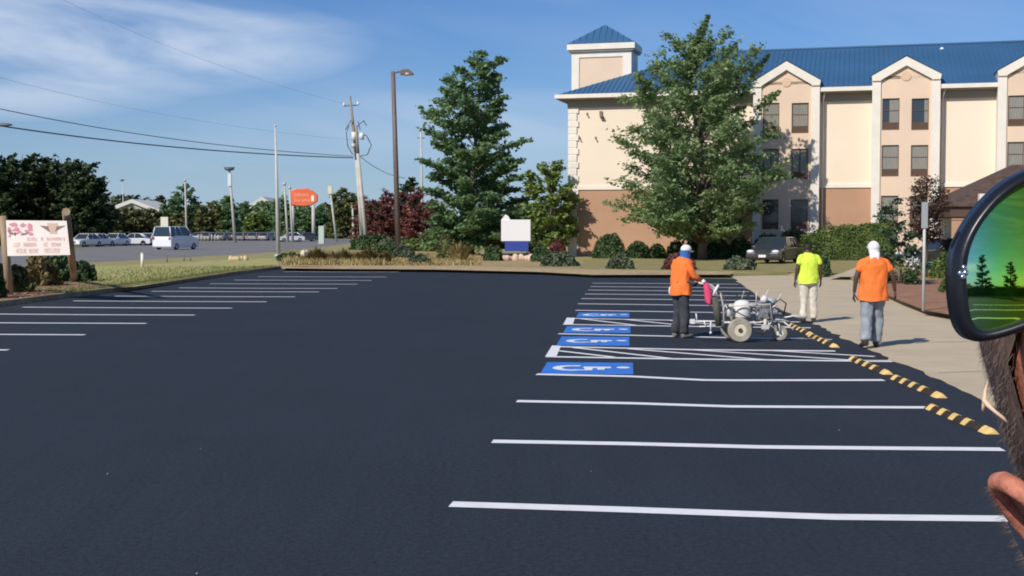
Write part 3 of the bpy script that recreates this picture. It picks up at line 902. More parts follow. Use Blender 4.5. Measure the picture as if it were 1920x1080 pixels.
b.build('columns', trim, can)
# ================================================================ TREES
bark = mat('bark', (0.13, 0.10, 0.075), 0.95, noise=0.35, nscale=5, bump=0.8, bscale=12, stretch=(3, 3, 0.5))
oak = leaf_mat('oak_leaves', (0.085, 0.165, 0.075), (0.175, 0.29, 0.125), (0.32, 0.43, 0.20), 0.42)
oak2 = leaf_mat('birch_leaves', (0.12, 0.20, 0.085), (0.24, 0.35, 0.15), (0.41, 0.50, 0.25), 0.44)
dark_ev = leaf_mat('evergreen_leaves', (0.014, 0.030, 0.012), (0.036, 0.062, 0.022), (0.12, 0.14, 0.045), 0.10)
olive_l = leaf_mat('olive_leaves', (0.06, 0.08, 0.022), (0.14, 0.155, 0.05), (0.27, 0.26, 0.10), 0.25)
lime_l = leaf_mat('light_leaves', (0.09, 0.15, 0.035), (0.20, 0.27, 0.07), (0.32, 0.39, 0.13), 0.28)
plum_l = leaf_mat('plum_leaves', (0.06, 0.03, 0.027), (0.20, 0.075, 0.065), (0.42, 0.16, 0.125), 0.25)
shrub_l = leaf_mat('shrub_leaves', (0.030, 0.062, 0.024), (0.070, 0.12, 0.042), (0.145, 0.20, 0.075), 0.15)
hedge_l = leaf_mat('hedge_leaves', (0.055, 0.10, 0.025), (0.12, 0.175, 0.045), (0.22, 0.27, 0.085), 0.15)
grey_l = leaf_mat('grey_green_leaves', (0.05, 0.075, 0.045), (0.11, 0.14, 0.08), (0.22, 0.25, 0.16), 0.12)
yucca_l = leaf_mat('spiky_leaves', (0.02, 0.05, 0.03), (0.05, 0.09, 0.05), (0.1, 0.16, 0.09), 0.1)

def frac(base_px, H, d, rows, cx):
    out = []
    s_ = d / F
    for (y, l, r) in rows:
        z = HC + (430 - y) * s_ - 0.12
        out.append((z / H, max(0.15, (cx(y) - l) * s_), max(0.15, (r - cx(y)) * s_)))
    return out
# centre oak
d = 91.0; b0 = W(880, 478, d); H1 = HC + (430 - 103) * d / F - 0.12
cx = lambda y: 880 + 26 * (max(0, 478 - y) / 375) ** 1.5
rows = [(462, 815, 1000), (445, 790, 1035), (420, 790, 1050), (390, 805, 1045), (350, 795, 1015), (325, 808, 985), (295, 795, 1003), (262, 812, 990), (240, 800, 955), (215, 780, 948), (195, 785, 945), (170, 812, 935), (145, 818, 942), (125, 868, 942), (104, 890, 930)]
tree('oak_tree', 'tall dark green pin oak standing left of the hotel, behind the white and blue sign', (b0.x, d, 0.12), H1, frac(478, H1, d, rows, cx),
     47000, 0.155, oak, bark, 11, limbs=92, trunk=0.28, lean=(26 * d / F, 0), z0=0.08, droop=0.12, spread=0.72, twigs=12, flat=.14, inner=.12)
# big tree in front of the hotel
d = 78.0; b0 = W(1317, 490, d); H2 = HC + (430 - 62) * d / F - 0.12
cx = lambda y: 1314 - 12 * (max(0, 490 - y) / 430)
rows = [(446, 1235, 1385), (428, 1190, 1410), (400, 1160, 1455), (365, 1155, 1455), (330, 1165, 1470), (295, 1175, 1455), (262, 1155, 1445), (225, 1165, 1415), (195, 1185, 1390), (160, 1180, 1410), (130, 1200, 1425), (105, 1190, 1405), (85, 1225, 1395), (70, 1245, 1375), (58, 1262, 1340)]
s_ = d / F
tree('shade_tree', 'largest tree, broad green crown with ragged tips, in front of the hotel wall', (b0.x, d, 0.12), H2, frac(490, H2, d, rows, cx),
     40000, 0.135, oak2, bark, 23, limbs=105, trunk=0.24, lean=(-12 * s_, 0), z0=0.08, droop=-0.12, spread=0.75, twigs=11, flat=.28, inner=.15,
     leader=[(-1.1, 0, H2 - 2.6, 1.35, 0, 3.5, 1500), (-1.0, 0.3, H2 - 3.4, .7, 0, 2.6, 700), (-3.2, 0, H2 - 4.2, -0.9, -.3, 1.7, 300), (2.3, 0, H2 - 3.6, 1.6, 0, 2.2, 400), (3.3, .4, H2 - 4.6, 1.4, 0, 1.1, 300)])
# light green tree between oak and hotel
d = 87.0; b0 = W(1034, 478, d); Hh = HC + (430 - 300) * d / F
tree('leafy_tree', 'light green tree squeezed between the oak and the hotel corner', (b0.x, d, .12), Hh, [(0.15, 1.2, 1.2), (0.35, 2.0, 1.9), (0.6, 2.2, 1.7), (0.8, 1.5, 1.1), (0.95, .8, .5)], 9000, 0.15, lime_l, bark, 5, limbs=45, trunk=0.14)
# crape myrtle row
for i, (px, top, d, wd, lb) in enumerate(((715, 362, 125, 3.0, 'dark red crape myrtle right of the twin utility poles'), (762, 345, 122, 2.9, 'tallest dark red crape myrtle, behind the parking lot lamp'), (803, 372, 118, 2.3, 'dark red crape myrtle partly behind the oak'))):
    b0 = W(px, 465, d); Hh = HC + (430 - top) * d / F
    tree('crape_myrtle', lb, (b0.x, d, .0), Hh, [(0.1, wd * .8, wd * .8), (0.4, wd * 1.15, wd * 1.15), (0.7, wd * 1.1, wd * 1.1), (0.93, wd * .6, wd * .6)], 9000, 0.16, plum_l, bark, 60 + i, limbs=45, trunk=0.14, group='dark red crape myrtles')
# understorey green below them
for i, (px, top, d, w_, lb) in enumerate(((700, 441, 116, 2.0, 'dark green shrub below the leftmost crape myrtle'), (742, 449, 112, 1.8, 'dark green shrub at the foot of the parking lot lamp'), (792, 446, 110, 2.0, 'dark green shrub left of the oak trunk'))):
    b0 = W(px, 465, d)
    shrub('shrub', lb, (b0.x, d, 0), w_, 1.6, HC + (430 - top) * d / F, 0.17, 2600, (shrub_l, grey_l, hedge_l)[i], 80 + i)
# far dark evergreen mass at the left
for i, (px, top, d, wl, lb) in enumerate(((-40, 305, 162, 6.7, 'dense dark evergreen tree cut by the left edge'), (45, 288, 166, 6.3, 'tallest dense dark evergreen tree, right behind the banner'), (118, 298, 168, 6.0, 'dense dark evergreen tree above the right banner post'), (160, 330, 160, 3.1, 'rounded right end tree of the dark evergreen group'))):
    b0 = W(px, 465, d); Hh = (HC + (430 - top) * d / F) * 1.07
    tree('evergreen_tree', lb, (b0.x, d, 0), Hh, [(0.02, wl * .9, wl * .9), (0.3, wl * 1.02, wl * 1.02), (0.6, wl, wl), (0.8, wl * .85, wl * .85), (0.93, wl * .62, wl * .62)], 24000, 0.29, dark_ev, bark, 100 + i, limbs=110, trunk=0.2, z0=0.02, spread=0.7, group='dark evergreen trees behind the banner')
# far tree line beyond the highway
far = [(205, 385, 205, 36, olive_l, 'low olive tree just right of the dark evergreens'), (240, 388, 210, 34, olive_l, 'low olive tree under the pale slanting roof'), (280, 392, 215, 34, olive_l, 'low olive tree above the row of white cars'),
       (300, 366, 300, 20, dark_ev, 'small bluish tree left of the tall dark far tree'), (345, 345, 260, 30, oak, 'tall dark round tree behind the slim pole left of the white SUV on the highway'), (322, 372, 255, 20, oak, 'dark shoulder tree left of the tall round far tree'),
       (330, 402, 205, 30, olive_l, 'olive bush tree behind the white SUV on the highway'), (395, 378, 215, 30, olive_l, 'yellow green round tree right of the white SUV on the highway'), (428, 366, 250, 18, oak, 'slim green tree behind the leaning street light'),
       (455, 378, 240, 28, oak, 'green tree right of the leaning street light'), (497, 376, 235, 28, oak, 'green tree left of the white flagpole'), (530, 368, 260, 20, oak, 'dark tree right behind the white flagpole'),
       (565, 390, 225, 30, oak, 'green tree under the orange sign'), (600, 385, 240, 24, oak, 'dark tree right of the orange sign'), (640, 352, 250, 26, olive_l, 'tall olive tree left of the twin utility poles'),
       (672, 372, 235, 22, olive_l, 'olive tree behind the twin utility poles'), (770, 330, 260, 22, dark_ev, 'dark tree top behind the tallest crape myrtle'), (480, 398, 225, 22, lime_l, 'pale green low tree between street light and flagpole')]
for i, (px, top, d, hw, m_, lb) in enumerate(far):
    d = d + 55 if d < 245 else d + 20
    b0 = W(px, 450, d); Hh = HC + (430 - top) * d / F; wl = hw * d / F
    tree('distant_tree', lb, (b0.x, d, 0), Hh, [(0.02, wl * .9, wl * .9), (0.3, wl, wl), (0.6, wl * .95, wl * .9), (0.85, wl * .65, wl * .65), (0.97, wl * .3, wl * .3)], 4200, 0.40, m_, bark, 200 + i, limbs=38, trunk=0.2, z0=0.02, spread=1.1, group='trees beyond the highway')
wood = [] ; rng = np.random.default_rng(77)
for i in range(26000):
    x = rng.uniform(-140, 120); d_ = 330 + rng.uniform(-10, 14)
    hh = 7.0 + 2.2 * math.sin(x * 0.11) + 1.5 * math.sin(x * 0.31 + 1) + 0.8 * math.sin(x * .9)
    wood.append((x, d_, hh * rng.uniform(0, 1) ** 0.7))
o = np_mesh('far_wood', cards(np.array(wood), 0.75, rng), 4, leaf_mat('far_leaves', (0.03, 0.05, 0.018), (0.08, 0.10, 0.035), (0.15, 0.16, 0.06), 0.2)); o['kind'] = 'stuff'; o['label'] = 'far dark wood closing the view beyond the highway'; o['category'] = 'wood'
# trees behind the camera (seen in the sunglasses)
for i in range(11):
    px = -26 + i * 5.4 + random.uniform(-1, 1); hh = random.uniform(5, 8.5)
    tree('mirror_tree', '', (px, -24.5 - random.uniform(0, 4), .12), hh, [(0.05, 1.6, 1.6), (0.4, 1.3, 1.4), (0.8, .7, .7), (0.97, .25, .25)] if i % 3 else [(0.1, 2.4, 2.4), (.5, 2.9, 2.9), (.9, 1.5, 1.5)], 2600, 0.2, dark_ev if i % 3 else plum_l, bark, 300 + i, limbs=30, group='trees across the lot behind the photographer')
mir = [o for o in C.objects if o.name.startswith('mirror_tree')]
for o in mir:
    o.name = 'screening_tree'; o['label'] = 'slim dark tree reflected in the mirrored lens of the sunglasses'
struct(slab('rear_verge', [(-60, -60), (60, -60), (60, -22), (-60, -20)], grass_m, -0.01, 0.12))

# ---------------------------------------------------------------- shrubs and bed planting
def sh(px, pyb, w_px, h_px, m_, seed, lb, name='shrub', grp=None, leaf=0.075, n=2200, d=None, **k):
    p = G(px, pyb, 0.12) if d is None else W(px, pyb, d)
    dd = p.y; s_ = dd / F
    return shrub(name, lb, (p.x, p.y, 0.12), w_px / 2 * s_, w_px / 2 * s_ * 0.9, h_px * s_, leaf, n, m_, seed, grp, **k)
G1 = 'clipped shrubs along the hotel wall'
# against the hotel wall
for i, (px, w_, top, lb) in enumerate(((1143, 62, 437, 'biggest rounded shrub at the foot of the left hotel wall'), (1196, 46, 452, 'rounded shrub second from the hotel corner'), (1232, 34, 457, 'small rounded shrub left of the orange shirted worker with blue neck cloth'),
                                   (1268, 36, 452, 'rounded shrub behind the head of the worker with blue neck cloth'), (1346, 48, 446, 'dark shrub just right of the big tree trunk'), (1388, 52, 443, 'dark shrub left of the parked dark car'), (1440, 64, 437, 'dark shrub above the roof of the parked dark car'), (1300, 34, 446, 'dark shrub right behind the big tree trunk'), (1490, 70, 426, 'tall dark shrub below the first gabled bay'))):
    d = 82.5 if i < 4 else 80.5
    x = W(px, 480, d).x; s_ = d / F
    shrub('clipped_shrub', lb, (x, d, .12), w_ / 2 * s_, w_ / 2 * s_ * .8, (HC + (430 - top) * s_ - .12), 0.085, 2400, shrub_l, 400 + i, G1, rough=.06)
# hedge block
d = 79
hx0, hx1 = W(1505, 470, d).x, W(1668, 470, d).x
def hedge(name, lb, x0, x1, y0, y1, h0, h1, m_, n, seed, leaf=0.07):
    rng = np.random.default_rng(seed); t = []
    for i in range(n):
        f = rng.integers(0, 4); a, b_, c = rng.uniform(0, 1, 3); 
        x = x0 + (x1 - x0) * a; h = (h0 + (h1 - h0) * min(1, a * 1.6)) + .12 * math.sin(x * 1.7) + .06 * math.sin(x * 5)
        if f == 0: p = (x, y0 + rng.normal() * .05, h * b_)
        elif f == 1: p = (x, y0 + (y1 - y0) * b_, h + rng.normal() * .05)
        elif f == 2: p = (x0 + rng.normal() * .05, y0 + (y1 - y0) * b_, h0 * c)
        else: p = (x1 + rng.normal() * .05, y0 + (y1 - y0) * b_, h1 * c)
        t.append(p)
    c = cards(np.array(t), leaf, rng, up=0.2).tolist(); nq = len(c) // 4
    b = MB(); ns = 12
    for k in range(ns):
        a0, a1 = k / ns, (k + 1) / ns
        b.box(x0 + .08 + (x1 - x0 - .16) * a0, x0 + .08 + (x1 - x0 - .16) * a1 - .001, y0 + .08, y1 - .08, 0, h0 + (h1 - h0) * min(1, (a0 + a1) / 2 * 1.6) - .12)
    me = bpy.data.meshes.new(name)
    me.from_pydata(c + b.v, [], [tuple(range(i * 4, i * 4 + 4)) for i in range(nq)] + [tuple(q + nq * 4 for q in f) for f in b.f]); me.materials.append(m_)
    o = link(bpy.data.objects.new(name, me)); o.location = (0, 0, .12)
    return tag(o, lb, 'hedge')
hedge('hedge', 'long clipped green hedge below the tan wall between the gabled bays', hx0, hx1, d - 1.2, d + .8, HC - (445 - 430) * d / F, HC + (430 - 424) * d / F, hedge_l, 9000, 9)
hedge('rear_hedge', 'low hedge reflected in the sunglasses, across the lot behind the photographer', -30, 12, -23.6, -22.4, 1.3, 1.6, shrub_l, 9000, 19, 0.14)
# gateside planting of the lot edge
sh(1050, 499, 66, 26, grey_l, 501, 'grey green mound shrub at the lot edge near the hotel corner', n=2600)
sh(1015, 480, 36, 32, shrub_l, 502, 'clipped dark shrub just right of the white and blue sign', d=74)
sh(1163, 504, 46, 26, grey_l, 503, 'grey green shrub alone on the lawn left of the worker with blue neck cloth')
sh(1274, 505, 62, 30, plum_l, 504, 'dark reddish shrub right behind the worker with blue neck cloth')
sh(1385, 506, 58, 24, grey_l, 505, 'pale grey green shrub on the lawn in front of the dark car')
sh(1538, 514, 38, 38, shrub_l, 506, 'dark upright shrub behind the right arm of the yellow shirted worker')
sh(542, 489, 40, 14, shrub_l, 507, 'low dark shrub at the foot of the white flagpole', flat=True)
sh(788, 495, 40, 18, grey_l, 508, 'low grey green shrub right of the parking lot lamp')
sh(756, 486, 42, 26, grey_l, 509, 'pale leafy shrub at the base of the parking lot lamp', d=80)
sh(838, 482, 40, 40, olive_l, 510, 'loose yellow green shrub left of the oak trunk', d=80, n=1500, rough=.3)
sh(925, 476, 34, 28, shrub_l, 511, 'small dark shrub between the oak trunk and the white and blue sign', d=76)
sh(1046, 470, 30, 36, plum_l, 512, 'reddish leafed shrub near the hotel corner', d=80)
sh(1772, 522, 52, 44, hedge_l, 513, 'rounded green shrub beside the sunglasses, upper of two')
sh(1786, 548, 46, 34, hedge_l, 514, 'rounded green shrub beside the sunglasses, lower of two')
sh(720, 478, 50, 26, shrub_l, 515, 'dark green shrub left of the parking lot lamp', d=84)
sh(1640, 489, 26, 16, shrub_l, 516, 'low dark shrub left of the spiky shrub', d=70)
# under the banner
sh(18, 548, 70, 46, olive_l, 520, 'olive shrub under the left end of the banner', rough=.3, n=2600)
sh(72, 536, 66, 50, leaf_mat('bronze_leaves', (0.10, 0.075, 0.03), (0.19, 0.15, 0.06), (0.3, 0.25, 0.11), .15), 521, 'bronze green shrub under the middle of the banner', rough=.3, n=2600)
sh(108, 528, 64, 48, shrub_l, 522, 'dark green shrub left of the right banner post', n=3000, rough=.25)
sh(155, 527, 44, 34, shrub_l, 523, 'dark green shrub right of the right banner post', n=2200, rough=.25)
sh(-25, 560, 60, 60, shrub_l, 524, 'dark shrub at the left edge of the photo')
# ornamental grasses
gm = leaf_mat('grass_straw', (0.20, 0.16, 0.06), (0.36, 0.28, 0.12), (0.52, 0.42, 0.2), .1)
gg = leaf_mat('grass_green', (0.08, 0.075, 0.025), (0.17, 0.145, 0.05), (0.3, 0.24, 0.09), .1)
for i, (px, w_, h_, m_, lb) in enumerate(((594, 50, 30, gg, 'biggest ornamental grass clump, leftmost of the row by the utility poles'), (645, 42, 26, gg, 'ornamental grass clump second from the left'), (692, 44, 30, gg, 'ornamental grass clump in front of the twin utility poles'), (722, 34, 22, gg, 'small ornamental grass clump left of the parking lot lamp'),
                                      (622, 40, 22, gm, 'straw coloured grass clump between the two leftmost green clumps'), (668, 36, 22, gm, 'straw coloured grass clump left of the twin utility poles'), (575, 30, 16, gm, 'low straw coloured grass clump beside the white stone'), (862, 50, 34, gm, 'tall pale grass clump left of the oak trunk'))):
    p = W(px, 490, 70 if i < 7 else 74); s_ = p.y / F
    grass_clump('ornamental_grass', lb, (p.x, p.y, .12), w_ / 2 * s_ * 1.2, h_ * s_ * 1.2, 420, m_, 600 + i, 'ornamental grasses in the bed')
# dry tall grass as ground cover
rng = np.random.default_rng(8); T = []
for i in range(14000):
    px, py = rng.uniform(530, 900), rng.uniform(476, 498)
    p = np.array(G(px, py, .12)); a = rng.uniform(0, 3.14); s_ = np.array([math.cos(a), math.sin(a), 0]) * .04
    hgt = .42 * rng.uniform(.3, 1) * (1 if px < 720 else .5)
    T.extend([p - s_, p + s_, p + np.array([rng.normal() * .12, rng.normal() * .12, hgt])])
o = np_mesh('dry_grass', np.array(T), 3, gm); o['kind'] = 'stuff'; o['label'] = 'dry straw coloured grass covering the planting bed'; o['category'] = 'grass'

# small purple brown tree and spiky shrub by the sign post
d = 50; b0 = W(1736, 500, d)
tree('purple_leaf_tree', 'small brownish purple tree behind the bare signpost', (b0.x, d, .12), HC + (430 - 335) * d / F, [(0.38, .3, .4), (.5, .6, .6), (.68, .85, .85), (.85, .75, .75), (.98, .3, .3)], 5200, .055, leaf_mat('brown_plum_leaves', (0.035, 0.025, 0.015), (0.10, 0.06, 0.04), (0.19, 0.12, 0.08), .15), bark, 700, limbs=50, trunk=.07, spread=.3, z0=.2)
d = 44; b0 = W(1690, 514, d)
tree('spiky_conifer', 'open dark green conifer with arching branches right of the white capped worker', (b0.x, d, .12), HC + (430 - 375) * d / F, [(0.03, .75, .7), (.2, .8, .85), (.4, .6, .95), (.6, .5, .65), (.8, .45, .2), (.97, .5, .1)], 3800, .06, yucca_l, bark, 701, limbs=22, trunk=.04, spread=.22, z0=.02, twigs=12, lean=(-.45, 0))
# white flowering shrub in front of it
rng = np.random.default_rng(12)
p = W(1712, 478, 43)
pts = rng.normal(size=(160, 3)) * np.array([.14, .1, .09]) + np.array([0, 0, .75])
b = MB()
o = np_mesh('flowering_shrub', cards(np.concatenate([pts, rng.normal(size=(300, 3)) * np.array([.2, .15, .22]) + np.array([0, 0, .4])]), .055, rng), 4, mat('white_petals', (.75, .75, .7), .8))
o.data.materials.append(shrub_l)
for i, f in enumerate(o.data.polygons): f.material_index = 0 if i < 160 else 1
o.location = (p.x, 43, .12); tag(o, 'shrub with a tuft of white blossom right of the white cap', 'shrub')

# ================================================================ POLES, SIGNS, WIRES
galv = mat('galvanised_pole', (0.52, 0.53, 0.51), 0.5, noise=.08, nscale=2)
bronze = mat('brown_pole', (0.17, 0.13, 0.12), 0.5, noise=.1, nscale=2)
concp = mat('pale_pole', (0.50, 0.48, 0.42), 0.7, noise=.12, nscale=1.5)
woodp = mat('wood_pole', (0.30, 0.26, 0.21), 0.9, noise=.2, nscale=3, stretch=(3, 3, .3))
hard = mat('pole_hardware', (0.12, 0.13, 0.14), 0.5)
porc = mat('porcelain', (0.75, 0.78, 0.82), 0.3)
def WL(px, py, d, base): p = W(px, py, d); return Vector((p.x - base.x, p.y - base.y, p.z - base.z))
# parking lot lamp
d = 84; base = Vector((W(747, 478, d).x, d, .12))
t = thing('parking_lot_lamp', 'tall brown parking lot lamp post with one downward head, left of the oak', 'lamp post', base)
top = WL(737, 134, d, base)
MB().tube([(0, 0, 0.5), top], [.19, .13], 4).build('pole', bronze, t)
MB().tube([(0, 0, 0), (0, 0, .55)], [.32, .32], 14).build('footing', conc_m, t)
b = MB(); b.tube([top + Vector((0, 0, -.1)), top + Vector((.55, 0, .02))], [.06, .06], 6); b.build('arm', bronze, t)
b = MB(); b.prism([(.4, -.02), (.55, .12), (1.0, .14), (1.32, -.12), (1.32, -.22), (.5, -.22)], -.28, .28)
hd = b.build('lamp_head', bronze, t, bevel=.03); hd.location = top
b = MB(); b.ball((0, 0, 0), (.36, .24, .14), 14, 8); g_ = b.build('lamp_lens', mat('milky_lens', (.7, .74, .76), .15, spec=.7), hd); g_.location = (.92, -.06, -.16)
# white flagpole
d = 88; base = Vector((W(522, 472, d).x, d, .12))
b = MB(); b.tube([(0, 0, 0), WL(516, 236, d, base)], [.15, .055], 10); tp = WL(516, 236, d, base); b.ball(tp, .09)
t = thing('flagpole', 'tall slim white flagpole without a flag, at the lot corner', 'flagpole', base); b.build('pole', galv, t)
b = MB(); b.tube([(.2, 0, 1.2), tp + Vector((.08, 0, -.2))], .012, 4); b.build('halyard', concp, t)
MB().tube([(0, 0, 0), (0, 0, .15)], [.3, .24], 12).build('collar', galv, t)
# twin utility poles
d = 118; base = Vector((W(684, 462, d).x, d, 0.1))
t = thing('utility_pole', 'utility pole with crossarm, transformers and looping cable, taller of the leaning pair', 'utility pole', base)
q1 = WL(656, 180, d, base); q2 = WL(669, 300, d, base)
MB().tube([(-.15, 0, 0), q2], [.22, .17], 10).build('lower_pole', concp, t)
MB().tube([q2, q1], [.172, .11], 10).build('upper_pole', woodp, t)
b = MB(); xa = WL(645, 199, d, base); xb = WL(671, 197, d, base); b.tube([xa, xb], .05, 4); b.build('crossarm', hard, t)
for q in (xa, xb): MB().tube([q + Vector((0, 0, -.02)), q + Vector((0, 0, .3))], [.12, .09], 8).build('insulator', porc, t)
for (px, py, r, h, m_) in ((665, 256, .24, .75, porc), (679, 256, .22, .6, porc), (664, 274, .2, .4, galv)):
    c_ = WL(px, py, d, base) + Vector((0, -.4, 0)); MB().tube([c_ + Vector((0, 0, -h / 2)), c_ + Vector((0, 0, h / 2))], r, 12).build('transformer', m_, t)
for pts in ([(665, 246), (676, 232), (684, 226)], [(676, 244), (672, 228)], [(655, 236), (650, 250), (653, 275), (662, 290)], [(671, 250), (688, 255), (697, 272), (690, 290), (672, 294)], [(660, 225), (648, 244)], [(683, 228), (688, 236)]):
    b = MB(); b.tube([WL(x, y, d, base) + Vector((0, -.3, 0)) for x, y in pts], .045, 5, cap=False); b.build('cable_loop', hard, t)
base2 = Vector((W(688, 463, d - 1.5).x, d - 1.5, .1))
t2 = thing('utility_pole', 'shorter pale brace pole leaning against the utility pole with transformers', 'utility pole', base2)
MB().tube([(0, 0, 0), WL(671, 288, d - 1.5, base2)], [.2, .15], 10).build('pole', concp, t2)
MB().tube([WL(671, 288, d - 1.5, base2), WL(668, 235, d - 1.5, base2)], [.15, .1], 8).build('pole_top', woodp, t2)
# other poles far off
def pole(name, lb, px0, py0, px1, py1, d, r, m_, cat='pole', top=None):
    base = Vector((W(px1, py1, d).x, d, 0)); tp = WL(px0, py0, d, base)
    t = thing(name, lb, cat, base)
    MB().tube([(0, 0, 0), tp], [r * .8, r * .5], 8).build('pole', m_, t)
    return t, tp, base
t, tp, bb = pole('street_light', 'leaning street light with dark lamp cluster beyond the highway', 430, 318, 441, 445, 190, .3, concp, 'street light')
b = MB(); b.ball(tp + Vector((0, 0, .1)), (.75, .7, .28), 12, 6); b.tube([tp + Vector((-.8, 0, .3)), tp + Vector((.8, 0, .3))], .08, 5); b.build('lamp_cluster', hard, t)
b = MB(); b.box(tp.x - .2, tp.x + .3, -.3, .3, tp.z - 2.4, tp.z - .6); b.build('equipment_box', porc, t)
t, tp, bb = pole('slim_pole', 'slim pale pole in front of the tall round far tree', 347, 340, 350, 422, 175, .2, concp)
MB().tube([tp, tp + Vector((0, 0, .3))], [.2, .1], 8).build('pole_cap', galv, t)
t, tp, bb = pole('street_light', 'faint thin street light right of the dark evergreens', 229, 338, 233, 385, 300, .14, galv, 'street light')
b = MB(); b.ball(tp, (.55, .5, .25), 8, 5); b.build('lamp_head', hard, t)
t, tp, bb = pole('slim_pole', 'left one of two bare poles left of the orange sign', 533, 345, 540, 437, 200, .26, concp); MB().ball(tp, .3, 8, 5).build('pole_cap', galv, t)
t, tp, bb = pole('slim_pole', 'right one of two bare poles left of the orange sign', 543, 352, 549, 440, 195, .26, concp); MB().ball(tp, .26, 8, 5).build('pole_cap', galv, t)
t, tp, bb = pole('street_light', 'pole with pale lamp head right of the orange sign', 619, 356, 631, 440, 205, .26, concp, 'street light')
b = MB(); b.box(tp.x - .3, tp.x + .3, -.3, .3, tp.z - .6, tp.z + .6); b.build('lamp_head', mat('cream_lamp', (.75, .7, .5), .5), t)
t, tp, bb = pole('slim_pole', 'bare pole left of the twin utility poles', 661, 388, 663, 445, 190, .24, concp); MB().ball(tp, .25, 8, 5).build('pole_cap', galv, t)
t, tp, bb = pole('utility_pole', 'thin pole rising behind the left edge of the oak crown', 789, 243, 793, 470, 140, .2, concp, 'utility pole')
MB().tube([tp + Vector((-.4, 0, -.9)), tp + Vector((.4, 0, -.9))], .05, 5).build('crossarm', hard, t)
# overhead wires
wm = mat('wire', (0.03, 0.035, 0.045), 0.6)
def wire(name, lb, pts, d0, d1, r):
    n_ = 40; P_ = []
    xs = [p[0] for p in pts]; ys = [p[1] for p in pts]
    # smooth parabola through the given points
    co = np.polyfit(xs, ys, 2 if len(pts) > 2 else 1)
    for k in range(n_ + 1):
        x = xs[0] + (xs[-1] - xs[0]) * k / n_; dd = d0 + (d1 - d0) * k / n_
        P_.append(W(x, float(np.polyval(co, x)), dd))
    b = MB(); b.tube(P_, r, 5); o = b.build(name, wm); return tag(o, lb, 'wire', 'overhead power lines')
wire('power_line', 'thickest power line sagging to the utility pole, lowest of them', [(-160, 212), (0, 232), (150, 254), (300, 275), (450, 289), (560, 293.5), (662, 293)], 70, 118, .045)
wire('power_line', 'power line just above the thickest one, meeting it near the pole', [(-160, 170), (0, 201), (150, 231), (300, 258), (450, 279), (560, 288), (662, 290)], 70, 118, .028)
wire('power_line', 'faint middle power line crossing the sky at the left', [(-100, 118), (0, 145), (150, 182), (300, 214), (450, 238), (656, 262)], 72, 118, .0065)
wire('power_line', 'faint upper power line running through the cloud bank', [(60, -30), (200, 40), (330, 92), (460, 138), (656, 198)], 76, 118, .006)
wire('power_line', 'short power line from the utility pole down toward the parking lot lamp', [(676, 294), (700, 312), (720, 322), (760, 334)], 118, 150, .03)
b = MB(); c_ = W(5, 234, 70); b.ball(c_, (.55, .12, .1), 10, 6); 
tag(b.build('splice_case', hard), 'dark splice case hanging on the thickest wire at the left edge', 'cable box')

# banner on posts
d0 = 34.5
bw = mat('rough_wood', (0.40, 0.29, 0.18), 0.9, noise=.25, nscale=4, stretch=(3, 3, .4), bump=.4)
pl = W(5, 405, 36.2); pr = W(124, 397, 34.6); prb = G(140, 527, .12); plb = Vector((W(18, 540, 36.4).x, 36.4, .12))
t = thing('banner_stand', 'white event banner with pink print nailed between two leaning wooden posts', 'banner', (prb.x, prb.y, .12))
o_ = Vector((prb.x, prb.y, .12))
b = MB(); b.tube([Vector((0, 0, 0)), pr - o_], [.12, .11], 8); b.build('post', bw, t)
b = MB(); b.tube([plb - o_, pl - o_], [.12, .11], 8); b.build('post', bw, t)
cA, cB, cC, cD = (W(11, 413, 36.1), W(125, 414, 34.5), W(132, 478, 34.5), W(14, 480, 36.1))
def bann(u_, v_, off=0.0):        # u left-right 0..1, v up 0..1
    lo = cD.lerp(cC, u_); hi = cA.lerp(cB, u_); p = lo.lerp(hi, v_) - o_
    return p + Vector((0.03, -1, 0)) * (0.02 * math.sin(u_ * 9) + off)
b = MB(); nu, nv = 24, 6
vs = [bann(i / nu, j / nv) for j in range(nv + 1) for i in range(nu + 1)]
b.add(vs, [(j * (nu + 1) + i, j * (nu + 1) + i + 1, (j + 1) * (nu + 1) + i + 1, (j + 1) * (nu + 1) + i) for j in range(nv) for i in range(nu)], True)
bn = b.build('banner_sheet', mat('vinyl_banner', (0.82, 0.76, 0.70), 0.6, noise=.04, nscale=1.5), t)
def patch(bmb, pts, off): bmb.add([bann(u_, v_, off) for u_, v_ in pts], [tuple(range(len(pts)))])
b = MB(); rr = random.Random(5)
for k in range(26):       # pink lettering mark at the upper left
    cu, cv = rr.uniform(.05, .42), rr.uniform(.6, .95); cv -= abs(cu - .25) * .3 
    a = rr.uniform(.02, .05); patch(b, [(cu + a * math.cos(q), cv + a * 1.2 * math.sin(q)) for q in [R(60 * z) for z in range(6)]], .006 + .0004 * k)
b.build('pink_mark', mat('pink_print', (.66, .27, .33), .7), bn)
b = MB()
for k in range(9): 
    cu, cv = rr.uniform(.05, .16), rr.uniform(.6, .72); a = rr.uniform(.012, .025)
    patch(b, [(cu + a, cv), (cu, cv + a * 1.5), (cu - a, cv), (cu, cv - a * 1.5)], .02)
patch(b, [(.24, .62), (.38, .66), (.3, .59)], .02)
b.build('dark_specks', mat('dark_print', (.26, .17, .15), .7), bn)
for q in ([(.56, .86), (.70, .84), (.72, .66)], [(.98, .86), (.84, .84), (.80, .68)]):
    b = MB(); patch(b, q, .012); b.build('wing_mark', MATS['dark_print'], bn)
b = MB(); patch(b, [(.68, .93), (.86, .93), (.83, .62), (.72, .62)], .009)
b.build('beige_mark', mat('beige_print', (.62, .45, .36), .7), bn)
b = MB()
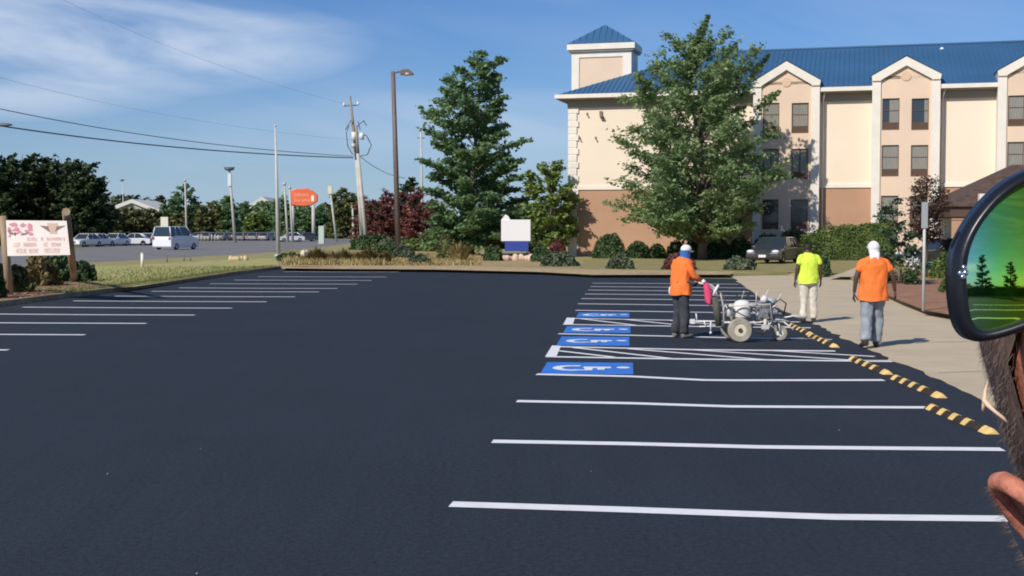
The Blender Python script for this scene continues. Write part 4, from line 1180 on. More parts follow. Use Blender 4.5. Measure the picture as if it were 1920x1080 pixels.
for r_, (v0, v1, words) in enumerate(((.42, .52, [(.34, .50), (.56, .62), (.66, .95)]), (.25, .37, [(.12, .23), (.28, .50), (.60, .68), (.72, .88)]), (.07, .2, [(.16, .34), (.36, .52), (.60, .86)]))):
    b = MB()
    for (ua, ub) in words:       # rows of illegible hand lettering, as blurred as on the banner
        x = ua
        while x < ub - .02:
            w_ = rr.uniform(.012, .02)
            patch(b, [(x, v0), (x + .006, v0), (x + .006, v1), (x, v1)], .007)
            if rr.random() < .7: patch(b, [(x + .006, v1 - .025), (x + w_, v1 - .025), (x + w_, v1), (x + .006, v1)], .007)
            if rr.random() < .6: patch(b, [(x + .006, v0), (x + w_, v0), (x + w_, v0 + .025), (x + .006, v0 + .025)], .007)
            if rr.random() < .6: patch(b, [(x + w_ - .005, v0 + .026), (x + w_, v0 + .026), (x + w_, v1 - .026), (x + w_ - .005, v1 - .026)], .007)
            x += w_ + .009
    b.build('red_lettering', mat('red_print', (.76, .42, .38), .7), bn)
# second banner beyond the left edge: its corner shows
cE = W(-70, 430, 37); 
t3 = thing('banner_stand', 'orange red banner just left of the white one, cut by the photo edge', 'banner', (cE.x, 37, .12))
b = MB(); b.box(-1.4, 1.02, -.02, .02, .75, 1.9); b.build('banner_sheet', mat('orange_vinyl', (.6, .2, .1), .6), t3)
b = MB(); b.tube([(-1.4, 0.08, 0), (-1.4, 0.08, 2.0)], .08, 8); b.tube([(.6, .09, 0), (.6, .09, 1.9)], .05, 8); b.build('post', bw, t3)

# white utility marker
p = G(267, 502, .12); s_ = p.y / F
t = thing('utility_marker', 'stubby cream utility marker post standing on the left lawn', 'marker post', (p.x, p.y, .12), R(12))
MB().rings([(0, 0, 0, .075, .06), (0, 0, 28 * s_ - .04, .07, .055)], 8, power=4).build('post', mat('cream_plastic', (.78, .78, .62), .5), t)
MB().rings([(0, 0, 28 * s_ - .04, .08, .065), (0, 0, 28 * s_, .06, .045)], 8, power=4).build('cap', mat('cream_plastic', (.78, .78, .62), .5), t)
# pale rocks on the verge
def rock(name, lb, px, py, w_, h_, seed, m_, grp=None):
    p = G(px, py, .12); s_ = p.y / F; rg = random.Random(seed)
    b = MB()
    for k in range(5):
        o_x = (k - 2) * w_ * s_ * .2; r = w_ * s_ * rg.uniform(.14, .2)
        b.ball((o_x, rg.uniform(-.1, .1), h_ * s_ * .35), (r, r * .8, h_ * s_ * rg.uniform(.5, .7)), 8, 6, lambda v: v + Vector((rg.uniform(-.02, .02), rg.uniform(-.02, .02), rg.uniform(-.02, .02))))
    o = b.build(name, m_); o.location = (p.x, p.y, .12); return tag(o, lb, 'stones', grp)
stone = mat('tan_stone', (.58, .46, .28), .9, noise=.2, nscale=4); wst = mat('white_stone', (.75, .70, .58), .9, noise=.1, nscale=4)
rock('rock_pile', 'low tan stones on the grass left of the flagpole', 446, 488, 34, 9, 1, stone)
rock('stone', 'small white stone right of the low shrub by the flagpole', 570, 486, 12, 18, 2, wst)
for i, (px, py, lb) in enumerate(((313, 491, 'short dark stake on the lawn, leftmost and tallest'), (345, 489, 'short dark stake, left one of the close pair'), (357, 489, 'short dark stake, right one of the close pair'))):
    p = G(px, py, .12); b = MB(); b.tube([(0, 0, 0), (0.02, 0, .35 - .08 * i)], [.04, .03], 6); b.box(-.05, .05, -.02, .02, .3 - .08 * i, .36 - .08 * i)
    o = b.build('stake', bronze); o.location = (p.x, p.y, .12); tag(o, lb, 'stake', 'stakes on the lawn')

# white and blue monument sign
d = 78.0; base = Vector((W(967, 472, d).x, d, .12)); s_ = d / F
t = thing('monument_sign', 'white hotel monument sign with a blue band on a pale brick base', 'sign', base, R(-4))
zt = HC + (430 - 412) * s_ - .12; zm = HC + (430 - 452) * s_ - .12; zb = HC + (430 - 467) * s_ - .12
MB().box(-27 * s_, 28 * s_, -.18, .18, zm, zt).build('sign_face', mat('white_sign', (.82, .80, .78), .5), t, bevel=.02)
MB().box(-20 * s_, 24 * s_, -.16, .16, zb - .12, zm - .002).build('blue_band', mat('sign_blue', (.03, .055, .30), .5), t)
b = MB()
b.prism([(-27 * s_, zt + .001), (-10 * s_, zt + .001), (-14 * s_, zt + 7 * s_), (-19 * s_, zt + 10 * s_)], -.12, .12); b.build('sign_crest', mat('white_sign', (.8, .8, .8), .5), t)
MB().box(-30 * s_, 36 * s_, -.6, .5, 0, .22).build('brick_base', mat('pale_brick', (.62, .45, .34), .9, noise=.2, nscale=6), t, bevel=.03)
b = MB(); rg = random.Random(4)
for k in range(16): b.ball((rg.uniform(-30, 36) * s_, -.75 + rg.uniform(-.1, .1), .12), (.22, .16, rg.uniform(.14, .3)), 8, 5)
o = b.build('edging_stones', mat('pink_stone', (.66, .47, .38), .9, noise=.2, nscale=5), t)

# far signs beyond the highway
d = 180; b0 = Vector((W(309, 460, d).x, d, 0)); s_ = d / F
t = thing('roadside_sign', 'small square white sign just above the white SUV across the highway', 'sign', b0)
MB().box(-7 * s_, 7 * s_, -.1, .1, HC + (430 - 426) * s_, HC + (430 - 407) * s_).build('sign_face', mat('cream_sign', (.85, .82, .66), .5), t, bevel=.04)
MB().box(-.12, .12, -.08, .08, 0, HC + 4 * s_ - .002).build('post', concp, t)
d = 215; b0 = Vector((W(571, 445, d).x, d, 0)); s_ = d / F
t = thing('pylon_sign', 'big orange cloud shaped roadside sign on a pole beyond the highway', 'sign', b0)
zc = HC + (430 - 370) * s_
out = [(-25, -14), (-26, 12), (-14, 15.5), (6, 16.5), (16, 12), (25, 4), (25, -8), (17, -13), (4, -16.5), (-14, -16)]
MB().prism([(x * s_, zc + z * s_) for x, z in out], -.4, .4).build('sign_face', mat('orange_sign', (.85, .16, .055), .5, noise=.12, nscale=.8), t, bevel=.1)
b = MB(); rg = random.Random(9)
for (xa, xb, z0_, z1_) in ((-17, -3, 1, 7), (-1, 10, 1, 7), (-17, -6, -9, -3), (-3, 12, -9, -3)):
    x = xa
    while x < xb: b.box(x * s_, (x + 1.3) * s_, -.46, -.402, (zc + z0_ * s_), zc + (z1_ - rg.choice([0, 0, 2])) * s_); x += 2.3
b.build('lettering', mat('orange_sign_letters', (.95, .42, .25), .5), t)
b = MB(); b.box(14 * s_, 19 * s_, -.47, -.41, zc - 8 * s_, zc + 3 * s_); b.build('cream_panel', mat('cream_sign', (.85, .8, .6), .5), t)
b = MB(); b.tube([(1.5, 0, 0), (1.5, 0, zc - 14 * s_)], .3, 8); b.tube([(-1.9, 0, 0), (-1.9, 0, zc - 14 * s_)], .22, 8); b.build('poles', concp, t)
d = 175; b0 = Vector((W(603, 450, d).x, d, 0)); s_ = d / F
t = thing('utility_cabinet', 'pale green upright utility cabinet by the highway', 'utility box', b0)
MB().box(-5 * s_, 5 * s_, -.35, .35, .1, HC - .12 + 8 * s_).build('cabinet', mat('mint_paint', (.50, .60, .50), .5), t, bevel=.03)
MB().box(-5.6 * s_, 5.6 * s_, -.42, .42, 0, .099).build('pad', conc_m, t)
# bare signpost by the walk
d = 33.5; p = G(1731, 583, .12); base = Vector((p.x, p.y, .12)); d = p.y
t = thing('signpost', 'thin metal signpost with a narrow sign seen edge on, at the right', 'signpost', base)
MB().tube([(0, 0, 0), WL(1734, 382, d, base)], [.035, .035], 6).build('post', galv, t)
a_ = WL(1734, 379, d, base); b_ = WL(1733, 428, d, base); s_ = d / F
b = MB(); b.box(-7 * s_, 5 * s_, -.05, -.036, b_.z, a_.z); o = b.build('sign_plate', mat('sign_aluminium', (.42, .45, .46), .4, metal=.3), t, bevel=.004); o.location = (a_.x, -.0, 0)
# pale far roofs among the trees
for i, (xa, ya, xb, yb, d, lb) in enumerate(((248, 378, 300, 398, 290, 'far shed with a long pale roof sloping down to the right'), (463, 393, 492, 373, 300, 'far shed with a pale roof edge rising to the right'))):
    pa, pb = W(xa, ya, d), W(xb, yb, d); cxx = pa.x
    t = thing('far_shed', lb, 'building', (cxx, d, 0))
    lo, hi = (pb, pa) if i == 0 else (pa, pb)
    dx = hi.x - lo.x
    x0, x1_ = lo.x - cxx, hi.x - cxx
    MB().prism([(x0, 0), (x1_, 0), (x1_ + dx, 0), (x1_ + dx, lo.z - .3), (x1_, hi.z - .3), (x0, lo.z - .3)] if dx > 0 else [(x0, 0), (x0, lo.z - .3), (x1_, hi.z - .3), (x1_ + dx, lo.z - .3), (x1_ + dx, 0)], 0, 20).build('wall', mat('shed_wall', (.4, .38, .33), .8), t)
    b = MB(); th = .55
    b.prism([(x0, lo.z - .29), (x1_, hi.z - .29), (x1_, hi.z + th), (x0, lo.z + th)], -.6, 20); b.prism([(x1_, hi.z - .29), (x1_ + dx, lo.z - .29), (x1_ + dx, lo.z + th), (x1_, hi.z + th)], -.6, 20)
    b.build('roof', mat('pale_roof', (.68, .66, .60), .6), t)
# ================================================================ VEHICLES
tyre_m = mat('tyre_rubber', (0.03, 0.03, 0.03), .8)
rim_m = mat('wheel_rim', (.45, .46, .48), .35, metal=.6)
lampw = mat('headlamp', (.80, .80, .80), .15, spec=.8)
carglass = mat('car_glass', (.025, .035, .045), .06, spec=.8)
redl = mat('tail_lamp', (.35, .02, .02), .3)
blk = mat('black_trim', (.03, .03, .03), .6)
def car(name, label, cat, loc, rotz, col, Lc=4.5, Wc=1.8, Hc=1.45, kind='sedan', group=None, rough=.3):
    """front toward +x"""
    t = thing(name, label, cat, loc, rotz, group)
    m = mat('paint_%02d%02d%02d' % tuple(int(c * 99) for c in col), col, rough, coat=.7)
    h = Lc / 2; z0 = .22; zb = Hc * .60
    hood = {'sedan': .62, 'suv': .62, 'van': .56, 'pickup': .60, 'hatch': .6}[kind]
    # lower body side outline (x, z), front on the right
    lo = [(-h, z0 + .12), (-h + .1, z0), (h - .1, z0), (h, z0 + .15), (h - .02, zb * .68), (h - .25, zb * .86), (h * .42, zb), (-h * .55, zb * 1.02), (-h + .08, zb * (.95 if kind != 'sedan' else .93)), (-h - .0, zb * .75)]
    b = MB(); n = len(lo); st = [(-1, .90), (-.94, 1), (.94, 1), (1, .90)]
    vs = []
    for (yy, k) in st:
        for (x, z) in lo: vs.append((x * (.985 if k < 1 else 1), yy * Wc / 2, z0 + (z - z0) * (k if k < 1 else 1) + (0 if k == 1 else .02)))
    fs = [tuple(range(n)), tuple(reversed(range(3 * n, 4 * n)))]
    for j in range(3):
        for i in range(n): fs.append((j * n + i, (j + 1) * n + i, (j + 1) * n + (i + 1) % n, j * n + (i + 1) % n))
    b.add(vs, fs)
    body = b.build('body', m, t, bevel=.035)
    if kind == 'sedan': cab = [(-h * .78, zb * .98), (h * .42, zb * .98), (h * .10, Hc), (-h * .42, Hc)]
    elif kind == 'hatch': cab = [(-h * .90, zb * .98), (h * .45, zb * .98), (h * .08, Hc), (-h * .62, Hc)]
    elif kind == 'suv': cab = [(-h * .97, zb * .98), (h * .40, zb * .98), (h * .12, Hc), (-h * .86, Hc)]
    elif kind == 'van': cab = [(-h * .98, zb * .98), (h * .58, zb * .98), (h * .22, Hc), (-h * .94, Hc)]
    else: cab = [(-h * .10, zb * .98), (h * .46, zb * .98), (h * .26, Hc), (-h * .04, Hc)]
    wb, wt = Wc * .47, Wc * .39
    b = MB(); vs = []
    for s_ in (-1, 1):
        for k, (x, z) in enumerate(cab): vs.append((x, s_ * (wb if k < 2 else wt), z - (.04 if k > 1 else 0)))
    b.add(vs, [(0, 1, 2, 3), (7, 6, 5, 4), (1, 5, 6, 2), (0, 3, 7, 4), (3, 2, 6, 7), (0, 4, 5, 1)])
    b.build('windows', carglass, t)
    # roof and pillars in body colour
    b = MB(); x3, x2 = cab[3][0], cab[2][0]
    b.add([(x3 - .03, -wt - .01, Hc - .06), (x2 + .03, -wt - .01, Hc - .06), (x2 + .03, wt + .01, Hc - .06), (x3 - .03, wt + .01, Hc - .06), (x3 + .1, -wt + .1, Hc), (x2 - .08, -wt + .1, Hc), (x2 - .08, wt - .1, Hc), (x3 + .1, wt - .1, Hc)],
          [(3, 2, 1, 0), (4, 5, 6, 7), (0, 1, 5, 4), (1, 2, 6, 5), (2, 3, 7, 6), (3, 0, 4, 7)])
    for s_ in (-1, 1):
        def pil(xb_, xt_, w_): b.tube([(xb_, s_ * (wb + .005), zb * .98), (xt_, s_ * (wt + .006), Hc - .05)], w_, 4)
        pil(cab[1][0], x2, .045); pil(cab[0][0], x3, .07 if kind != 'suv' else .05)
        xm = (cab[0][0] + cab[1][0]) / 2 + .12; pil(xm, (x2 + x3) / 2 + .05, .035)
        if kind in ('suv', 'van', 'hatch'): pil(cab[0][0] * .62, x3 * .62, .045)
    b.build('roof', m, t)
    for (x, s_) in ((h * .62, 1), (h * .62, -1), (-h * .60, 1), (-h * .60, -1)):
        tb = MB(); tb.wheel((x, s_ * (Wc / 2 - .1), .33), .33, .22, 18, hole=.19); w_ = tb.build('wheel', tyre_m, t)
        tb = MB(); tb.wheel((x, s_ * (Wc / 2 - .1), .33), .20, .20, 12); tb.build('rim', rim_m, w_)
    for s_ in (-1, 1):
        b = MB(); b.ball((h - .14, s_ * Wc * .37, zb * .76), (.17, .22, .10), 10, 6); b.build('headlight', lampw, t)
        b = MB(); b.box(-h - .01, -h + .08, s_ * Wc * .42 - .1, s_ * Wc * .42 + .1, zb * .7, zb * .9); b.build('tail_light', redl, t)
        b = MB(); b.ball((h * .32, s_ * (Wc / 2 + .07), zb * 1.05), (.07, .1, .07), 8, 5); b.build('mirror', m, t)
    b = MB(); b.box(h - .06, h + .015, -Wc * .22, Wc * .22, zb * .52, zb * .70); b.build('grille', blk, t)
    b = MB(); b.box(h - .02, h + .03, -.2, .2, z0 + .12, z0 + .26); b.build('licence_plate', lampw, t)
    if kind == 'pickup':
        b = MB(); b.box(-h * .97, -h * .14, -Wc * .44, Wc * .44, zb * 1.03, zb * 1.05); b.build('bed', blk, t)
    return t
# dark car parked by the hotel
d = 71; x = W(1452, 488, d).x
car('parked_car', 'dark grey car with pale front lamps, parked left of the yellow shirted worker', 'car', (x, d, .13), R(-118), (.045, .042, .045), 4.5, 1.85, 1.42, 'hatch')
x = W(1772, 486, 64).x
car('parked_car', 'dark green car partly hidden behind the bare signpost and round shrubs', 'car', (x, 64, .13), R(-165), (.03, .04, .035), 4.6, 1.8, 1.4, 'sedan')
# vehicles on the highway
x = W(330, 459, 126).x
car('highway_suv', 'big white SUV driving away on the highway, its shaded side bluish', 'car', (x, 126, .004), R(70), (.78, .80, .84), 4.7, 2.15, 2.25, 'van')
for i, (px, d, c, k, lb) in enumerate(((545, 205, (.8, .8, .8), 'sedan', 'white car driving on the highway just right of the flagpole'), (572, 212, (.05, .055, .08), 'sedan', 'dark car driving behind the white car right of the flagpole'))):
    car('highway_car', lb, 'car', (W(px, 445, d).x, d, .004), R(205), c, 4.2, 1.75, 1.5, k)
car('highway_car', 'pale car on the highway seen between the twin poles and the crape myrtles', 'car', (W(700, 445, 185).x, 185, .004), R(100), (.6, .6, .6), 4.4, 1.8, 1.5, 'suv')
# rows of parked cars across the highway
lab = ['white parked car right beside the banner post', 'second white parked car from the banner post', 'third white parked car, nose toward the highway', 'long white parked car left of the big white SUV', 'white parked car touching the tail of the big white SUV in view']
proto = None
for i, (px, rz) in enumerate(((160, 250), (185, 70), (215, 255), (250, 188), (283, 80))):
    d = 146 + i * 4; loc = (W(px, 455, d).x, d, 0.0)
    if i == 0: proto = car('lot_car', lab[0], 'car', loc, R(rz), (.80, .80, .80), 4.3, 1.8, 1.5, 'sedan', 'white cars parked across the highway')
    else: copy_thing(proto, lab[i], loc, R(rz))
g0 = None
names = ['directly right of the big white SUV', 'second right of the big white SUV', 'third right of the big white SUV', 'left of the leaning street light pole', 'right at the leaning street light pole', 'just right of the leaning street light pole', 'halfway from street light to flagpole', 'fourth from the flagpole', 'third from the flagpole', 'second from the flagpole', 'nearest left of the flagpole']
for i, px in enumerate((375, 388, 402, 418, 434, 449, 463, 476, 488, 499, 510)):
    d = 232 - (i % 2) * 6; loc = (W(px, 448, d).x, d, 0)
    if i == 0: g0 = car('lot_car', 'grey parked car ' + names[0], 'car', loc, R(80), (.30, .30, .30), 4.3, 1.75, 1.45, 'sedan', 'grey cars parked across the highway')
    else: copy_thing(g0, 'grey parked car ' + names[i], loc, R(80 + (i % 3) * 9))
# low white bollards in front of them
b = MB(); b.rings([(0, 0, 0, .16, .16), (0, 0, .95, .14, .14), (0, 0, 1.02, .05, .05)], 8)
b0 = None
rr = random.Random(2)
for i in range(24):
    px = 372 + i * 6.3; d = 218 + i * .9
    loc = (W(px, 449, d).x, d, 0)
    if b0 is None: o = b0 = b.build('bollard', concp)
    else: o = b0.copy(); C.objects.link(o)
    o.location = loc; o.scale = (1, 1, rr.uniform(.8, 1.1))
    tag(o, 'pale bollard in the low row along the far side of the highway', 'bollard', 'bollards along the far side of the highway')

# ================================================================ WHEEL STOPS
rub = mat('stop_rubber', (.034, .024, .015), .9, noise=.3, nscale=12)
yel = mat('stop_yellow', (.80, .54, .20), .8, noise=.12, nscale=8)
def wheel_stop(label, pa, pb, n):
    A, B = G(*pa), G(*pb); Ls = (B - A).length; a = math.atan2((B - A).y, (B - A).x)
    hwz = 0
    t = thing('wheel_stop', label, 'wheel stop', (A.x, A.y, 0.003), a, 'striped wheel stops at the ends of the stalls')
    hw, ht = .072, .055
    prof = [(-hw, 0), (-hw + .045, ht * .8), (-hw + .07, ht), (hw - .07, ht), (hw - .045, ht * .8), (hw, 0)]
    m_ = n * 2 - 1; pitch = (Ls - .22) / m_
    b = MB(); b.prism(prof, 0.0, Ls - .13, 'x'); b.build('rubber_bar', rub, t)
    prof2 = [(y * 1.03, z * 1.04 + (.002 if z else .0)) for y, z in prof]
    for k in range(n - 1):
        x0 = pitch * (2 * k) + pitch * .3
        b = MB(); b.prism(prof2, x0, x0 + pitch * .75, 'x'); b.build('yellow_patch', yel, t)
    b = MB(); k = len(prof); x0 = Ls - .20
    p2 = [(y * 1.05, z * 1.06) for y, z in prof]
    b.add([(x0, y, z) for y, z in p2] + [(Ls - .05, y * 1.0, z * .98) for y, z in p2] + [(Ls + .0, y * .85, z * .35) for y, z in p2],
          [tuple(range(k))] + [(i, i + k, (i + 1) % k + k, (i + 1) % k) for i in range(k)] + [(i + k, i + 2 * k, (i + 1) % k + 2 * k, (i + 1) % k + k) for i in range(k)] + [tuple(reversed(range(2 * k, 3 * k)))])
    b.build('end_cap', yel, t)
for lb, pa, pb, n in (('nearest wheel stop, touching the edge of the head', (1744, 766), (1862, 815), 5), ('second nearest wheel stop, right of the fourth line', (1677, 710), (1766, 747), 5),
                      ('third nearest wheel stop, at the end of the near hatched aisle', (1597, 674), (1666, 703), 5), ('fourth wheel stop, left of the feet of the orange shirted walker', (1520, 630), (1567, 652), 5), ('farthest wheel stop, right of the striping machine', (1483, 611), (1521, 629), 5)):
    wheel_stop(lb, pa, pb, n)

# ================================================================ PEOPLE
def skin_bake(nodes, edges, root, levels=1):
    names = list(nodes); me = bpy.data.meshes.new('sk')
    me.from_pydata([nodes[k][0] for k in names], [(names.index(a), names.index(b)) for a, b in edges], [])
    o = bpy.data.objects.new('sk', me); C.objects.link(o)
    o.modifiers.new('s', 'SKIN')
    if not me.skin_vertices: me.skin_vertices.new()
    for i, k in enumerate(names):
        r = nodes[k][1]; me.skin_vertices[0].data[i].radius = (r, r) if isinstance(r, (int, float)) else r
        me.skin_vertices[0].data[i].use_root = (k == root)
    sb = o.modifiers.new('u', 'SUBSURF'); sb.levels = levels; sb.render_levels = levels
    dg = bpy.context.evaluated_depsgraph_get(); dg.update()
    e = o.evaluated_get(dg); m2 = e.to_mesh()
    vs = [tuple(v.co) for v in m2.vertices]; fs = [tuple(p.vertices) for p in m2.polygons]
    e.to_mesh_clear(); bpy.data.objects.remove(o); bpy.data.meshes.remove(me)
    return vs, fs
def hand(b, wrist, dirv, palm_n, s_, curl=.5, side=1):
    """palm with four bent fingers and a thumb"""
    d = Vector(dirv).normalized(); n = Vector(palm_n); n = (n - d * n.dot(d)).normalized(); a = d.cross(n) * side
    w_ = Vector(wrist); pc = w_ + d * .05 * s_
    b.tube([w_ - d * .01 * s_, w_ + d * .02 * s_, pc, w_ + d * .092 * s_], [(.022 * s_, .018 * s_), (.036 * s_, .017 * s_), (.042 * s_, .016 * s_), (.038 * s_, .012 * s_)], 10)
    for k, (o, ln) in enumerate(((-.030, .062), (-.010, .074), (.011, .070), (.030, .054))):
        p0 = w_ + d * .082 * s_ + a * o * s_; c1, c2 = curl * .6, curl * 1.5
        p1 = p0 + (d * math.cos(c1) + n * math.sin(c1)) * ln * .5 * s_
        p2 = p1 + (d * math.cos(c2) + n * math.sin(c2)) * ln * .55 * s_
        b.tube([p0, p1, p2], [.0105 * s_, .0092 * s_, .0072 * s_], 6)
    p0 = w_ + d * .028 * s_ - a * .034 * s_; p1 = p0 + (d * .7 - a * .7 + n * .3).normalized() * .038 * s_; p2 = p1 + (d * .9 - a * .1 + n * .5).normalized() * .034 * s_
    b.tube([p0, p1, p2], [.0135 * s_, .0115 * s_, .0085 * s_], 6)
def folds(o, k):
    sub = o.modifiers.new('soft', 'SUBSURF'); sub.levels = 2; sub.render_levels = 2
    tx = bpy.data.textures.get('folds') or bpy.data.textures.new('folds', 'CLOUDS'); tx.noise_scale = .11; tx.noise_depth = 2
    d = o.modifiers.new('folds', 'DISPLACE'); d.texture = tx; d.texture_coords = 'LOCAL'; d.strength = k * 1.6; d.mid_level = .5
def worker(label, loc, rotz, H, skin, shirt_m, trouser_m, shoe_m, J, sleeve='short', build=1.0, hem=.80, baggy=1.0):
    t = thing('person', label, 'person', loc, rotz)
    s_ = H / 1.77
    D = dict(pelvis=(0, 0, .95), waist=(0, 0, 1.10), chest=(0, .005, 1.32), neckb=(0, -.01, 1.47), neck=(0, .005, 1.53), head=(0, .02, 1.615), crown=(0, .012, 1.70),
             hipL=(-.09, 0, .90), hipR=(.09, 0, .90), kneeL=(-.10, .01, .50), kneeR=(.10, .01, .50), ankL=(-.11, -.03, .09), ankR=(.11, -.03, .09), toeL=(-.13, .14, .035), toeR=(.13, .14, .035),
             shL=(-.185, -.005, 1.43), shR=(.185, -.005, 1.43), elL=(-.255, -.03, 1.15), elR=(.255, -.03, 1.15), wrL=(-.28, .03, .90), wrR=(.28, .03, .90))
    D.update({k: q for k, q in J.items() if k not in ('curl', 'palm')})
    P_ = {k: Vector(v) * s_ for k, v in D.items()}
    rad = dict(pelvis=.13, waist=.12, chest=.115, neckb=.055, neck=.055, head=.083, crown=.075, hipL=.085, hipR=.085, kneeL=.058, kneeR=.058, ankL=.04, ankR=.04, toeL=.035, toeR=.035,
               shL=.045, shR=.045, elL=.044, elR=.044, wrL=.028, wrR=.028)
    nodes = {k: (P_[k], rad[k] * s_ * (build if k in ('pelvis', 'waist', 'chest') else 1)) for k in P_}
    E = [('pelvis', 'waist'), ('waist', 'chest'), ('chest', 'neckb'), ('neckb', 'neck'), ('neck', 'head'), ('head', 'crown'), ('pelvis', 'hipL'), ('pelvis', 'hipR'), ('hipL', 'kneeL'), ('hipR', 'kneeR'), ('kneeL', 'ankL'), ('kneeR', 'ankR'),
         ('ankL', 'toeL'), ('ankR', 'toeR'), ('chest', 'shL'), ('chest', 'shR'), ('shL', 'elL'), ('shR', 'elR'), ('elL', 'wrL'), ('elR', 'wrR')]
    vs, fs = skin_bake(nodes, E, 'pelvis', 2)
    b = MB(); b.add(vs, fs, True)
    for sd, e, w_ in ((-1, 'elL', 'wrL'), (1, 'elR', 'wrR')):
        d = (P_[w_] - P_[e]).normalized()
        hand(b, P_[w_], d, (-sd, .25, 0), s_, J.get('curl', .45), sd)
    # face and ears
    h = P_['head']; up = (P_['crown'] - P_['head']).normalized()
    fw = Vector((0, 1, 0)); fw = (fw - up * fw.dot(up)).normalized(); rt = fw.cross(up)
    b.ball(h + up * .02 * s_ , (.078 * s_, .095 * s_, .105 * s_), 14, 10)
    b.tube([h + fw * .085 * s_ + up * .02 * s_, h + fw * .112 * s_ - up * .018 * s_, h + fw * .085 * s_ - up * .028 * s_], [.009 * s_, .015 * s_, .009 * s_], 6)
    b.ball(h + fw * .065 * s_ - up * .07 * s_, (.035 * s_, .03 * s_, .025 * s_), 8, 6)
    for sd in (-1, 1): b.ball(h + rt * sd * .082 * s_ + up * .0 * s_, (.012 * s_, .022 * s_, .032 * s_), 8, 6)
    body = b.build('body', skin, t)
    b = MB()
    for sd in (-1, 1): b.ball(h + fw * .088 * s_ + rt * sd * .032 * s_ + up * .022 * s_, .011 * s_, 8, 6)
    b.build('eyes', mat('eye_white', (.7, .7, .68), .3), t)
    b = MB(); b.ball(h + fw * .09 * s_ - up * .052 * s_, (.022 * s_, .008 * s_, .006 * s_), 8, 5); b.build('mouth', mat('lips', (.25, .1, .08), .5), t)
    # shirt: torso rings following the spine, then sleeves
    b = MB(); n = 22; rs = []
    pe, wa, ch, nb, nk = (P_[k] for k in ('pelvis', 'waist', 'chest', 'neckb', 'neck'))
    hz = hem * s_
    spine = [(pe.lerp(pe + (pe - wa), (pe.z - hz) / max(.01, (wa - pe).z)), .205, .150), (pe, .195, .145), (wa, .182, .132), (ch, .205, .135), (ch.lerp(nb, .55), .205, .118), (ch.lerp(nb, .85), .165, .10), (nb + Vector((0, 0, .03 * s_)), .085, .075), (nk - Vector((0, 0, .0)), .062, .062)]
    vs = []; rg = random.Random(len(label))
    ph = [rg.uniform(0, 6) for _ in range(4)]
    for i, (c_, rx, ry) in enumerate(spine):
        for k in range(n):
            q = 2 * math.pi * k / n
            amp = .016 if i < 3 else .009
            wv = 1 + amp * 4 * math.sin(q * 4 + ph[0] + i * 1.1) * (i < 5) + amp * 3 * math.sin(q * 7 + ph[1] - i * 2)
            cc, ss = math.cos(q), math.sin(q)
            vs.append((c_.x + rx * s_ * build * wv * math.copysign(abs(cc) ** .85, cc), c_.y + ry * s_ * build * wv * ss, c_.z + (.012 * s_ * math.sin(q * 3 + ph[2]) if i == 0 else 0)))
    b.add(vs, [(i * n + k, i * n + (k + 1) % n, (i + 1) * n + (k + 1) % n, (i + 1) * n + k) for i in range(len(spine) - 1) for k in range(n)], True)
    for sd, sh_, el, wr in ((-1, 'shL', 'elL', 'wrL'), (1, 'shR', 'elR', 'wrR')):
        S, E_, Wr = P_[sh_], P_[el], P_[wr]
        inn = S + Vector((-sd * .09 * s_, 0, -.015 * s_))
        if sleeve == 'short':
            e2 = S.lerp(E_, .72)
            b.tube([inn, S + Vector((0, 0, .0)), S.lerp(E_, .35), e2], [.060 * s_, .066 * s_, .072 * s_, .076 * s_], 12)
        else:
            b.tube([inn, S, S.lerp(E_, .5), E_, E_.lerp(Wr, .5), E_.lerp(Wr, .93)], [.06 * s_, .068 * s_, .068 * s_, .064 * s_, .058 * s_, .046 * s_], 12)
    sh = b.build('shirt', shirt_m, t)
    folds(sh, .030 * s_)
    # trousers
    b = MB(); cr = (P_['hipL'] + P_['hipR']) / 2
    b.rings([(cr.x, cr.y, cr.z - .13 * s_, .06 * s_, .07 * s_), (cr.x, cr.y, cr.z - .07 * s_, .15 * s_, .125 * s_), (cr.x, cr.y, cr.z + .02 * s_, .178 * s_ * build, .135 * s_ * build), (pe.x, pe.y, pe.z + .10 * s_, .165 * s_ * build, .125 * s_ * build)], 18, True, False)
    for hp, kn, an in (('hipL', 'kneeL', 'ankL'), ('hipR', 'kneeR', 'ankR')):
        Hh, K, A = P_[hp], P_[kn], P_[an]; pts = [Hh + Vector((0, 0, .02 * s_)), Hh.lerp(K, .4), K + Vector((0, 0, .05 * s_)), K - Vector((0, 0, .05 * s_)), K.lerp(A, .5), K.lerp(A, .8), A + Vector((0, 0, -.02 * s_))]
        rs_ = [.098, .093, .080, .078, .076, .079, .083]
        pts = [p + Vector((rg.uniform(-.006, .006), rg.uniform(-.006, .006), 0)) for p in pts]
        b.tube(pts, [r * s_ * baggy * rg.uniform(.93, 1.08) for r in rs_], 14)
    tr = b.build('trousers', trouser_m, t)
    folds(tr, .030 * s_)
    for an, to in (('ankL', 'toeL'), ('ankR', 'toeR')):
        A, T_ = P_[an], P_[to]; dd = (T_ - A); dh = Vector((dd.x, dd.y, 0)).normalized()
        b = MB(); zz = min(A.z, T_.z + .05)
        b.tube([A - dh * .05 * s_ + Vector((0, 0, -.045 * s_)), A + Vector((0, 0, -.035 * s_)), A.lerp(T_, .6) + Vector((0, 0, -.005)), T_ + dh * .03 * s_ + Vector((0, 0, .005))], [(.042 * s_, .045 * s_), (.047 * s_, .06 * s_), (.048 * s_, .042 * s_), (.036 * s_, .028 * s_)], 10)
        b.tube([A + Vector((0, 0, -.03 * s_)), A + Vector((0, 0, .05 * s_))], .05 * s_, 8)
        b.build('shoe', shoe_m, t)
    return t, P_, s_, (h, fw, up, rt)
